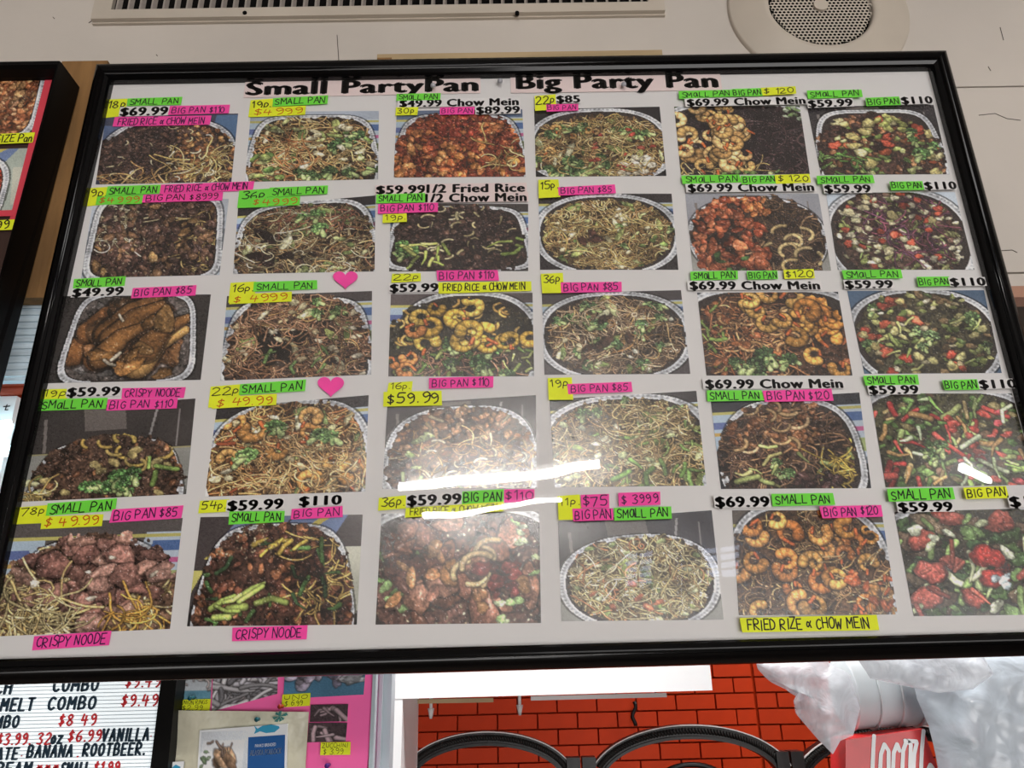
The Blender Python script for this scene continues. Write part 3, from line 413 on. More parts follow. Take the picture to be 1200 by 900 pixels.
    D[4,0] = dish(35, '4c4644', (.5, .75, .46, .55, 3, .15), '5a4030', [('noodle', 150, ['b8a468','c4b078','a88c4c'], .0125, (0, 1, .45, 1)), ('flat', 70, ['84584c','744a40','946858','68443a','a07462'], .075, (.1, .9, .1, .85)), ('slice', 14, ['9c685a','8e5c50','a87868'], .09, (.25, .95, .2, .95)), ('noodle', 60, ['c8b478','bca060'], .0125, (0, .4, .6, 1)), ('flat', 8, ['c8bca4'], .025), ('noodle', 26, ['c49038','b88430'], .011, (.6, .95, .8, 1))], bgf='posters', mound=(.5, .8, .55, .68, 2.1, 0))
    D[4,1] = dish(36, '383030', (.5, .64, .42, .52, 4, .15), '36221a', [('chunk', 220, ['6c3c2a','5c3224','80492e','4a2a20','945834'], .028), ('noodle', 40, ['b89448'], .01, (.7, .95, .2, .9)), ('stick', 22, ['4a7034','3a5c2c','2c4428'], .04), ('stick', 6, ['b89838','a88c30'], .055, (.3, .65, .25, .4), -.5), ('stick', 9, ['8ca044','9cb04c'], .05, (.1, .4, .7, .95), -.3), ('grain', 60, RICE, .008, (.1, .5, .1, .4))], bgf='colour', mound=(.5, .66, .46, .58, 2.8, .15))
    D[4,2] = dish(37, '989498', FULL, '4a3028', [('grain', 220, RICE+['c0b494'], .011), ('flat', 20, ['6a9448','84a85c'], .04, (0, .25, .3, .9)), ('chunk', 40, ['84503c','744430','946048','5c3428'], .11, (.1, .95, .1, 1)), ('chunk', 12, ['a87040','98643c'], .06, (.1, .9, .3, .9)), ('arc', 6, ['b89c68'], .06, (.5, .9, .1, .6)), ('flat', 14, ['88a860','b8c890'], .035, (.75, 1, .1, 1)), ('chunk', 10, ['702420','802c24'], .05, (.65, .85, .5, .8))], mound=(.5, .6, .53, .62, 2.5, 0))
    D[4,3] = dish(38, '343032', (.5, .64, .47, .42, 2.3, 0), '40321c', [('noodle', 520, ['b4a468','a89458','c0b07c','988050'], .0092), [('leaf', 20, ['a8ac70','90984c','c4c094','7c8c44','66783a','b4a878'], .045)], ('noodle', 70, TAN, .0095), ('flat', 26, ['a0ac68','b8bc88','8c9c54'], .028), ('noodle', 30, ['b06c40'], .01), ('noodle', 140, ['c0b07c','b09c60'], .0092), ('flat', 6, ['a45838'], .03, (.2, .8, .6, .9))], bgf='chairs', mound=(.5, .62, .455, .42, 2.2, 0))
    D[4,4] = dish(39, '4a4038', (.48, .58, .5, .62, 3, .1), '3c2818', [('noodle', 240, ['7c5c38','8e6c44','68482c','a08048'], .009), ('shrimp', 30, ['b86c28','c07c34','a85c20','b47430'], .056), ('shrimp', 12, ['c48838','bc7828'], .056), ('noodle', 30, TAN, .009, (.7, 1, .4, 1)), ('chunk', 12, ['b04c20'], .035, (.7, 1, .6, .95))], bgf='posters', mound=(.48, .6, .52, .64, 2.6, .1))
    D[4,5] = dish(40, '5a3a38', FULL, '2a281e', [('flat', 100, ['3e5c2c','58783c','6c5840','4a3a2c','2c4424'], .07), ('stick', 26, ['98ac6c','b4bc8c','7c9c50'], .055), ('slice', 7, ['a8483a','9c4034','b05040'], .09, (0, 1, 0, .85)), ('flat', 12, ['b8c0a0','a8b484'], .05), ('stick', 8, ['a04838','9c4438'], .05), ('slice', 3, ['a42820'], .1, (.35, .65, .4, .7)), ('flat', 3, ['a8bcc4'], .04, (.5, .7, .6, .9))], mound=(.5, .6, .58, .68, 3, 0))
    return D
def print_mesh(name, img, q, y, m, parent, gain=1.6, thick=0.0004):
    h, w, _ = img.shape
    u = np.linspace(0, 1, w+1); v = np.linspace(0, 1, h+1)
    U, V = np.meshgrid(u, v); q = np.array(q)
    Pt = (q[0]*(1-U[..., None])+q[1]*U[..., None])*(1-V[..., None])+(q[3]*(1-U[..., None])+q[2]*U[..., None])*V[..., None]
    co = np.zeros(((w+1)*(h+1), 3), np.float32); co[:, 0] = Pt[..., 0].ravel(); co[:, 1] = y; co[:, 2] = Pt[..., 1].ravel()
    i = np.arange(h)[:, None]*(w+1)+np.arange(w)[None, :]; F = np.stack([i, i+(w+1), i+w+2, i+1], -1).reshape(-1, 4)
    # rim and back of the sheet of paper
    nb = len(co); back = np.array([[p[0], y+thick, p[1]] for p in q], np.float32); co = np.vstack([co, back])
    c4 = [0, w, nb-1, nb-1-w]; ex = [(nb, nb+1, nb+2, nb+3)]+[(c4[k], c4[(k+1) % 4], nb+(k+1) % 4, nb+k) for k in range(4)]
    F = np.vstack([F, np.array(ex)]).astype(np.int32)
    me = bpy.data.meshes.new(name); me.vertices.add(len(co)); me.vertices.foreach_set('co', co.ravel()); me.loops.add(F.size); me.loops.foreach_set('vertex_index', F.ravel())
    me.polygons.add(len(F)); me.polygons.foreach_set('loop_start', np.arange(0, F.size, 4, dtype=np.int32)); me.update(calc_edges=True)
    big = np.pad(img, ((0, 1), (0, 1), (0, 0)), mode='edge'); L = np.where(big <= .04045, big/12.92, ((big+.055)/1.055)**2.4)*gain
    col = np.ones((len(co), 4), np.float32); col[:nb, :3] = np.clip(L, 0, .9).reshape(-1, 3); col[nb:, :3] = .6
    at_ = me.color_attributes.new('dye', 'FLOAT_COLOR', 'POINT'); at_.data.foreach_set('color', col.ravel()); me.materials.append(M[m])
    o = bpy.data.objects.new(name, me); C.objects.link(o)
    if parent is not None: o.parent = parent; o.matrix_parent_inverse = Matrix.Translation(parent.location).inverted()
    return o
def pq(pts, Y=0.0): return [xz(a, b, Y) for a, b in pts]
def tq(x0, y0, x1, y1, h, Y=0.0):
    a = xz(x0, y0, Y); b = xz(x1, y1, Y); za = xz(x0, y0+h, Y)[1]; zb = xz(x1, y1+h, Y)[1]; return [a, b, (b[0], zb), (a[0], za)]
def grow(q, d):
    cx = sum(p[0] for p in q)/4; cz = sum(p[1] for p in q)/4; return [(p[0]+math.copysign(d, p[0]-cx), p[1]+math.copysign(d, p[1]-cz)) for p in q]

# ================================================================== STRUCTURE
def struct(o): o['kind'] = 'structure'; return o
WY = 0.09                                  # front of the painted bulkhead wall
zt = at(1150, 102, WY)[2]; zm = at(1185, 320, WY)[2]; zb = at(1190, 341, WY)[2]; zbb = at(1190, 354, WY)[2]
base = MB(); base.box(-2.6, WY+.012, zbb, 2.6, WY+.14, 3.0); wall_front = struct(base.build('wall_front', 'seam'))
rows = [(zb, zm-.0012), (zm+.0012, zt-.0012), (zt+.0012, zt+.46), (zt+.4626, 3.0)]
for a, b in rows:
    mb = MB(); mb.box(-2.6, WY, a, 2.6, WY+.013, b); mb.build('plank', 'wall', wall_front)
cr = MB()
for pts in ([(1147, 135), (1166, 133), (1180, 139), (1196, 141)], [(1172, 32), (1176, 47)], [(1192, 296), (1186, 293), (1170, 294)], [(395, 41), (397, 72)], [(1158, 78), (1161, 83)], [(183, 64), (184.5, 65.5)], [(62, 20), (64, 22)], [(104, 27), (108, 24)]):
    cr.tube([at(x, y, WY-.0002) for x, y in pts], .0005, 5)
cr.build('paint_crack', 'seam', wall_front)
mb = MB(); mb.box(-2.6, WY-.012, zbb, 2.6, WY+.012, zb); struct(mb.build('trim_1', 'trimwood'))
# shop room behind the viewer (what the cover glass mirrors)
RY = -9.0
mb = MB(); mb.box(-4.2, RY-.1, -.1, 4.2, 3.3, 0); struct(mb.build('floor', 'floor'))
mb = MB(); mb.box(-4.2, RY-.1, CEIL, 4.2, 3.3, CEIL+.1); struct(mb.build('ceiling', 'ceil'))
mb = MB(); mb.box(-4.3, RY, 0, -4.2, 3.3, CEIL); struct(mb.build('wall_left', 'swall'))
mb = MB(); mb.box(4.2, RY, 0, 4.3, 3.3, CEIL); struct(mb.build('wall_right', 'swall'))
mb = MB(); mb.box(-4.3, RY-.1, 0, 4.3, RY, CEIL); struct(mb.build('wall_rear', 'swall'))
# windows mirrored in the glass
for n, (x0, x1, y0, y1) in enumerate([(732, 766, 636, 684), (788, 802, 630, 716), (820, 866, 622, 678)]):
    a = mirror_wall(x0, y0, RY); b = mirror_wall(x1, y1, RY)
    f = MB(); fx0, fx1, fz0, fz1 = a[0], b[0], b[2], a[2]
    for c in ((fx0-.05, fz0-.05, fx1+.05, fz0), (fx0-.05, fz1, fx1+.05, fz1+.05), (fx0-.05, fz0, fx0, fz1), (fx1, fz0, fx1+.05, fz1)): f.box(c[0], RY, c[1], c[2], RY+.06, c[3])
    for k in range(1, 6): z = fz0+(fz1-fz0)*k/6; f.box(fx0, RY+.005, z-.012, fx1, RY+.04, z+.012)
    xm = (fx0+fx1)/2; f.box(xm-.015, RY+.006, fz0, xm+.015, RY+.041, fz1)
    w_ = struct(f.build('window_%d' % (n+1), 'swall')); p = MB(); p.box(fx0, RY+.001, fz0, fx1, RY+.004, fz1); p.build('pane', 'pane', w_)
# fluorescent fittings on the shop ceiling
for n, (a, b, r, lab) in enumerate([((473, 570), (706, 546), .036, 'long tube fitting on shop ceiling nearest the menu board'), ((496, 603), (662, 587), .024, 'tube fitting on shop ceiling one row behind the nearest'),
        ((-40, 694), (27, 678), .03, 'tube fitting far back at the left of the shop ceiling'), ((1127, 548), (1160, 561), .03, 'short tube fitting at the right of the shop ceiling')]):
    z = CEIL-.09; A = mirror_ceiling(*a, z); B = mirror_ceiling(*b, z); A[1] = max(A[1], RY+.3); B[1] = max(B[1], RY+.3)
    e = empty('ceiling_light', (A+B)/2+np.array([0, 0, .09]), lab, 'light'); d = (B-A)/np.linalg.norm(B-A); nrm = np.array([-d[1], d[0], 0])
    h = MB(); c = [A-d*.05-nrm*.06, B+d*.05-nrm*.06, B+d*.05+nrm*.06, A-d*.05+nrm*.06]
    h.add([(p[0], p[1], CEIL-.045) for p in c]+[(p[0], p[1], CEIL) for p in c], [(3,2,1,0),(4,5,6,7),(0,1,5,4),(1,2,6,5),(2,3,7,6),(3,0,4,7)]); h.build('housing', 'steel', e)
    t = MB(); t.tube([A, B], r, 10); t.build('tube', 'tube', e, True)

# kitchen behind the hatch
KY = 2.0
xc = at(889, 850, KY)[0]
wb = MB(); wb.box(-2.6, KY+.02, 0, xc, KY+.12, 3.0); wall_back = struct(wb.build('wall_back', 'grout'))
wr = MB(); XR = 1.3; 
wr.add([(xc, KY+.02, 0), (XR+1.2, KY-.38, 0), (XR+1.2, KY-.28, 0), (xc, KY+.12, 0), (xc, KY+.02, 3), (XR+1.2, KY-.38, 3), (XR+1.2, KY-.28, 3), (xc, KY+.12, 3)], [(0,3,2,1),(4,5,6,7),(0,1,5,4),(1,2,6,5),(2,3,7,6),(3,0,4,7)])
wall_side = struct(wr.build('wall_kitchen_right', 'grout'))
tw = at(520+47, 850, KY)[0]-at(520, 850, KY)[0]; th = at(520, 840, KY)[2]-at(520, 859, KY)[2]
z0 = at(520, 838, KY)[2]
tm = MB(); b_ = .0014; tm.add([(0, .02, 0), (tw-.0025, .02, 0), (tw-.0025, .02, th-.0025), (0, .02, th-.0025), (b_, 0, b_), (tw-.0025-b_, 0, b_), (tw-.0025-b_, 0, th-.0025-b_), (b_, 0, th-.0025-b_)],
    [(4,5,6,7),(0,1,5,4),(1,2,6,5),(2,3,7,6),(3,0,4,7)])
proto = tm.build('tile', 'tile', wall_back); cnt = 0
rng = random.Random(5)
for r_ in range(-9, 8):
    for c_ in range(17):
        x = xc-(c_+1)*tw+(tw/2 if r_ % 2 else 0)
        half = x+tw > xc+.001
        o = proto if cnt == 0 else proto.copy()
        if cnt: C.objects.link(o)
        cnt += 1; o.location = (x, KY+rng.uniform(-.0008, .0008), z0+r_*th); o.scale.x = .49 if half else 1
sv = Vector((XR+1.2-xc, -.40, 0)); L_ = sv.length; sa = math.atan2(sv.y, sv.x); sv.normalize(); cnt = 0
for r_ in range(-9, 8):
    for c_ in range(8):
        o = proto.copy(); C.objects.link(o); o.parent = wall_side; o.matrix_parent_inverse = Matrix()
        s_ = c_*tw-(tw/2 if r_ % 2 == 0 else 0)+.004
        o.scale.x = 1
        if s_ < 0: s_ = .004; o.scale.x = .48
        o.location = (xc+sv.x*s_, KY+sv.y*s_, z0+r_*th); o.rotation_euler = (0, 0, sa)

# white painted hatch beam and posts
BY = 0.95
a = xz(472, 819, BY); b = xz(835, 809, BY)
mb = MB(); top = xz(600, 745, BY)[1]; mb.slab([(a[0]-.35, 2.95), (b[0], 2.95), b, a, (a[0]-.35, a[1])], BY, BY+.3); o = struct(mb.build('trim_2', 'white'))  # beam extended upward out of sight to block light from the tiles
p0 = xz(457, 850, BY)[0]; p1 = xz(471, 850, BY)[0]
mb = MB(); mb.box(p0, BY+.001, 0, p1, BY+.28, a[1]+.002); struct(mb.build('trim_3', 'white'))
mb = MB(); g0 = xz(440, 850, .3)[0]; g1 = xz(457.5, 850, .3)[0]; mb.box(g0, .30, .9, g1, .33, 2.1); mb.box(g0+.004, .292, .9, g0+.008, .30, 2.1); struct(mb.build('trim_4', 'greypost'))
# battens, conduit and hooks under the beam
def bar(name, px0, py0, px1, py1, h, Y, d, m, label, cat):
    q = tq(px0, py0, px1, py1, h, Y); mb = MB(); mb.slab(q, Y, Y+d); return tag(mb.build(name, m), label, cat)
bar('timber_batten', 472, 820, 578, 818, 5, BY+.26, .03, 'pale_wood', 'raw timber batten under left end of the white beam', 'batten')
bar('cable_conduit', 622, 816, 781, 812, 5, BY+.28, .02, 'steel', 'pale grey conduit strip under right part of the white beam', 'conduit')
for (x, y, l) in ((505, 830, 'left'), (609, 826, 'middle')):
    p = at(x, y, BY+.28); mb = MB(); mb.tube([(p[0], p[1], p[2]+.03), (p[0], p[1], p[2]-.002)], .004, 8); mb.tube([(p[0], p[1], p[2]), (p[0], p[1], p[2]-.022)], [.008, .003], 8)
    tag(mb.build('ceiling_hook', 'steel', smooth=True), 'small white peg hanging under the beam against dark tiles, %s one' % l, 'hook')

# ================================================================== THINGS ON THE BULKHEAD
# vent grille
vy = WY-.010
vent = empty('air_vent', at(443, 10, WY), 'long cream enamel air vent with upright fins above the menu board', 'vent')
q = tq(107, 23, 780, 19, 1, WY-.008); zlo = q[3][1]+.001; xl, xr = q[0][0], q[1][0]; ztop = zlo+.16
il, ir = xz(131, 7, vy)[0], xz(760, 5, vy)[0]; zi = xz(440, 6.5, vy)[1]; zit = ztop-.03
for (c, nm) in (((xl, zlo, xr, zi), 'frame_rail'), ((xl, zit, xr, ztop), 'frame_rail'), ((xl, zi, il, zit), 'frame_stile'), ((ir, zi, xr, zit), 'frame_stile')):
    mb = MB(); mb.box(c[0], vy, c[1], c[2], WY+.001, c[3]); mb.build(nm, 'vent', vent)
mb = MB(); mb.box(xl-.001, WY-.004, zlo-.0022, xr+.001, WY+.001, zlo+.0005); mb.build('shadow_lip', 'vent', vent)
mb = MB(); mb.box(il, WY-.0035, zi, ir, WY+.002, zit); mb.build('duct_shade', 'dark', vent)  # near-black slab, the shade inside the duct put into its colour
fm = MB(); fm.add([(0, 0, zi), (.0022, 0, zi), (.0046, .006, zi), (.0024, .006, zi), (0, 0, zit), (.0022, 0, zit), (.0046, .006, zit), (.0024, .006, zit)], [(0,3,2,1),(4,5,6,7),(0,1,5,4),(1,2,6,5),(2,3,7,6),(3,0,4,7)])
f0 = fm.build('fin', 'fin', vent); NF = 46
for k in range(NF):
    o = f0 if k == 0 else f0.copy()
    if k: C.objects.link(o)
    o.location = (il+(ir-il)*(k+.35)/NF, WY-.0098, 0)
for x in (287, 606):
    p = at(x, 15.5, vy); mb = MB(); mb.tube([(p[0], vy-.0015, p[2]), (p[0], vy+.002, p[2])], .0028, 10); mb.build('screw', 'dark', vent)
# round perforated speaker
sp = at(958, 14, WY); sr = at(1018, 14, WY)[0]-sp[0]
spk = empty('ceiling_speaker', (sp[0], WY, sp[2]), 'round white speaker with perforated metal grille above the menu board', 'speaker')
def ring(name, prof, m, n=72, parent=spk):
    mb = MB(); vs = []; fs = []; k = len(prof)
    for i in range(n):
        a = 2*PI*i/n; vs += [(sp[0]+math.cos(a)*r, y, sp[2]+math.sin(a)*r) for r, y in prof]
    for i in range(n):
        j = (i+1) % n; fs += [(i*k+t, i*k+t+1, j*k+t+1, j*k+t) for t in range(k-1)]
    mb.add(vs, fs); return mb.build(name, m, parent, True)
ring('flange', [(sr*1.76, WY), (sr*1.75, WY-.004), (sr*1.72, WY-.006), (sr*1.18, WY-.010), (sr*1.12, WY-.013), (sr*1.04, WY-.014), (sr*1.0, WY-.010), (sr*.99, WY-.002)], 'vent')
mb = MB(); mb.tube([(sp[0], WY-.004, sp[2]), (sp[0], WY, sp[2])], sr, 48); mb.build('grille_shade', 'dark', spk)  # near-black disc painted as the shade behind the grille holes
gr = MB(); pitch = sr/12.5; hw = pitch*.5
for i in range(-14, 15):
    for j in range(-14, 15):
        cx, cz = sp[0]+(i+(j % 2)*.5)*pitch, sp[2]+j*pitch*.9
        if math.hypot(cx-sp[0], cz-sp[2]) > sr*.97: continue
        o_ = [(cx-hw, cz-hw*.9), (cx, cz-hw*.9), (cx+hw, cz-hw*.9), (cx+hw, cz), (cx+hw, cz+hw*.9), (cx, cz+hw*.9), (cx-hw, cz+hw*.9), (cx-hw, cz)]
        n_ = [(cx+(x-cx)*(.76 if k % 2 else .54), cz+(z-cz)*(.76 if k % 2 else .54)) for k, (x, z) in enumerate(o_)]
        gr.add([(x, WY-.010, z) for x, z in o_]+[(x, WY-.0095, z) for x, z in n_], [(k, (k+1) % 8, (k+1) % 8+8, k+8) for k in range(8)])
gr.build('perforated_grille', 'vent', spk)
mb = MB(); mb.tube([(sp[0], WY-.0125, sp[2]), (sp[0], WY-.009, sp[2])], sr*.14, 20); mb.build('centre_cap', 'vent', spk)

# wooden uprights and strip behind the boards
mb = MB(); P_ = [at(96, 76, .03), at(121, 77, .03)]; zz = at(45, 352, .03)[2]; xl_ = at(28, 352, .03)[0]; 
mb.box(P_[0][0]-.02, .024, zz, P_[1][0]+.008, .040, P_[0][2]); post = tag(mb.build('timber_post', 'wood'), 'rough brown timber post between the two black framed boards', 'post')
mb = MB(); a = at(443, 68, .03); b = at(775, 66, .03); mb.box(a[0], .024, a[2]-.03, b[0], WY-.001, a[2]); tag(mb.build('timber_strip', 'pale_wood'), 'pale timber strip peeking over the top of the menu board', 'batten')
mb = MB(); a = at(443, 68, .022); b = at(459, 68, .022); mb.box(a[0]-.001, .0215, a[2]-.02, b[0], .0238, a[2]); tag(mb.build('wood_block', 'wood'), 'small darker wood block at left end of pale timber strip', 'block')

# ================================================================== THE MENU BOARD
board = empty('menu_board', at(600, 790, 0.0), 'large black framed party pan menu board full of food photographs', 'menu board')
def frame(parent, inner, outer, prof, m, yb):
    for k in range(4):
        a0, a1, b0, b1 = inner[k], inner[(k+1) % 4], outer[k], outer[(k+1) % 4]; vs = []; n = len(prof)
        for (i_, o_) in ((a0, b0), (a1, b1)):
            for t, y in prof: p = lerp(i_, o_, t); vs.append((p[0], y, p[1]))
        fs = [(i, i+1, n+i+1, n+i) for i in range(n-1)]+[(n-1, 0, n, 2*n-1), tuple(range(n)), tuple(range(2*n-1, n-1, -1))]
        mb = MB(); mb.add(vs, fs); o_ = mb.build('frame_rail', m, parent)
        if n > 12:
            for f in range(4, n-2): o_.data.polygons[f].use_smooth = True
inner = pq([(130, 95), (1091, 79), (1266, 739), (-20, 773)], -.006)
outer = pq([(114.5, 78), (1107, 62), (1300, 766), (-48, 804)], -.010)
PROF = [(0, .002), (0, -.007), (.1, -.0095), (.3, -.0115), (.36, -.0115)]+[(.36+.64*(1-math.cos(PI*k/10))/2, -.0115-.0055*math.sin(PI*k/10)) for k in range(1, 11)]+[(1, .02)]
frame(board, inner, outer, PROF, 'black', .02)
big = grow(inner, .002)
mb = MB(); mb.slab(big, 0, .003); mb.build('mount_sheet', 'sheet', board)
mb = MB(); mb.slab(grow(inner, .004), .0032, .012); mb.build('backing_panel', 'dull', board)
mb = MB(); mb.slab(grow(inner, .001), -.0062, -.006); mb.add([], []); gl = mb.build('cover_glass', 'glass', board)
me = gl.data
tag(gl, 'clear cover glass mirroring ceiling tubes')

PH = {
 (0,0): ((124,137),(279,133),(271,213),(112,216)), (0,1): ((294,131),(444,130),(443,210),(287,213)), (0,2): ((465,130),(612,128),(616,207),(461,208)),
 (0,3): ((626,128),(773,125),(781,206),(628,207)), (0,4): ((790,125),(937,124),(949,204),(798,205)), (0,5): ((946,125),(1094,123),(1113,204),(962,205)),
 (1,0): ((109,236),(268,233),(257,322),(95,326)), (1,1): ((279,243),(440,229),(439,318),(273,321)), (1,2): ((458,238),(619,239),(619,317.5),(456,318)),
 (1,3): ((631,227),(787,227),(795,316),(633,316)), (1,4): ((803,227),(959,227),(974,317),(812,317)), (1,5): ((968,226),(1119,225),(1142,316),(982,316)),
 (2,0): ((78,347),(247,345),(235,445),(54,449)), (2,1): ((266,347),(436,341),(435,439),(258,446)), (2,2): ((458,345),(624,343),(626,441),(455,441)),
 (2,3): ((635,344),(798,340),(809,438),(638,439)), (2,4): ((817,343),(982,342),(999,440),(828,440)), (2,5): ((993,341),(1153,340),(1174,437),(1013,438)),
 (3,0): ((43,480),(229,467),(218,579),(26,588)), (3,1): ((254,478),(432,463),(428,576),(240,582)), (3,2): ((454,474),(628,463),(629,572),(448,573)),
 (3,3): ((644,468),(816,458),(828,569),(650,571)), (3,4): ((833,470),(1007,460),(1021,572),(845,573)), (3,5): ((1020,461),(1186,461),(1215,568),(1038,571)),
 (4,0): ((17,613),(214,607),(199,737),(-8,746)), (4,1): ((235,606),(425,603),(418,732),(219,734)), (4,2): ((447,602),(632,599),(634,730),(440,732)),
 (4,3): ((654,611),(834,598),(848,726),(658,728)), (4,4): ((858,598),(1033,598),(1052,720),(866,721)), (4,5): ((1048,600),(1228,595),(1254,720),(1071,722)),
}
DESC = {(0,0): 'dark beef beside orange chicken', (0,1): 'noodles with cabbage and greens', (0,2): 'glazed orange chicken pieces', (0,3): 'tangled noodles with broccoli and red crab',
 (0,4): 'curled shrimp beside black beef', (0,5): 'carrot, zucchini and meat', (1,0): 'brown chicken over pale noodles', (1,1): 'dull noodles around one broccoli',
 (1,2): 'dark beef with onion arcs', (1,3): 'golden noodles in an oval tray', (1,4): 'orange chicken beside brown noodles', (1,5): 'mixed vegetables with purple cabbage',
 (2,0): 'whole chicken wings in a foil tray', (2,1): 'reddish noodles with cabbage', (2,2): 'yellow shrimp over green stems', (2,3): 'brown noodles scattered with broccoli',
 (2,4): 'orange shrimp with onion slices', (2,5): 'green vegetables with red carrot in oval tray', (3,0): 'fried rice with onion and broccoli, chairs behind', (3,1): 'orange noodles with shrimp and broccoli',
 (3,2): 'brown chicken with onion sticks', (3,3): 'yellow noodles with green stems', (3,4): 'brown beef noodles on a poster table', (3,5): 'red pepper and celery sticks',
 (4,0): 'sliced pink pork over yellow noodles', (4,1): 'beef with scallions in a rounded tray', (4,2): 'large glazed chicken pieces on rice', (4,3): 'pale noodles in an oval foil tray',
 (4,4): 'brown glazed shrimp on noodles', (4,5): 'tomato slices and cucumber'}
DD = dishes()
for k, c in PH.items():
    o = print_mesh('food_photograph', DD[k], pq(c, -.0006), -.0006, 'print', board); o['label'] = 'photo print of '+DESC[k]

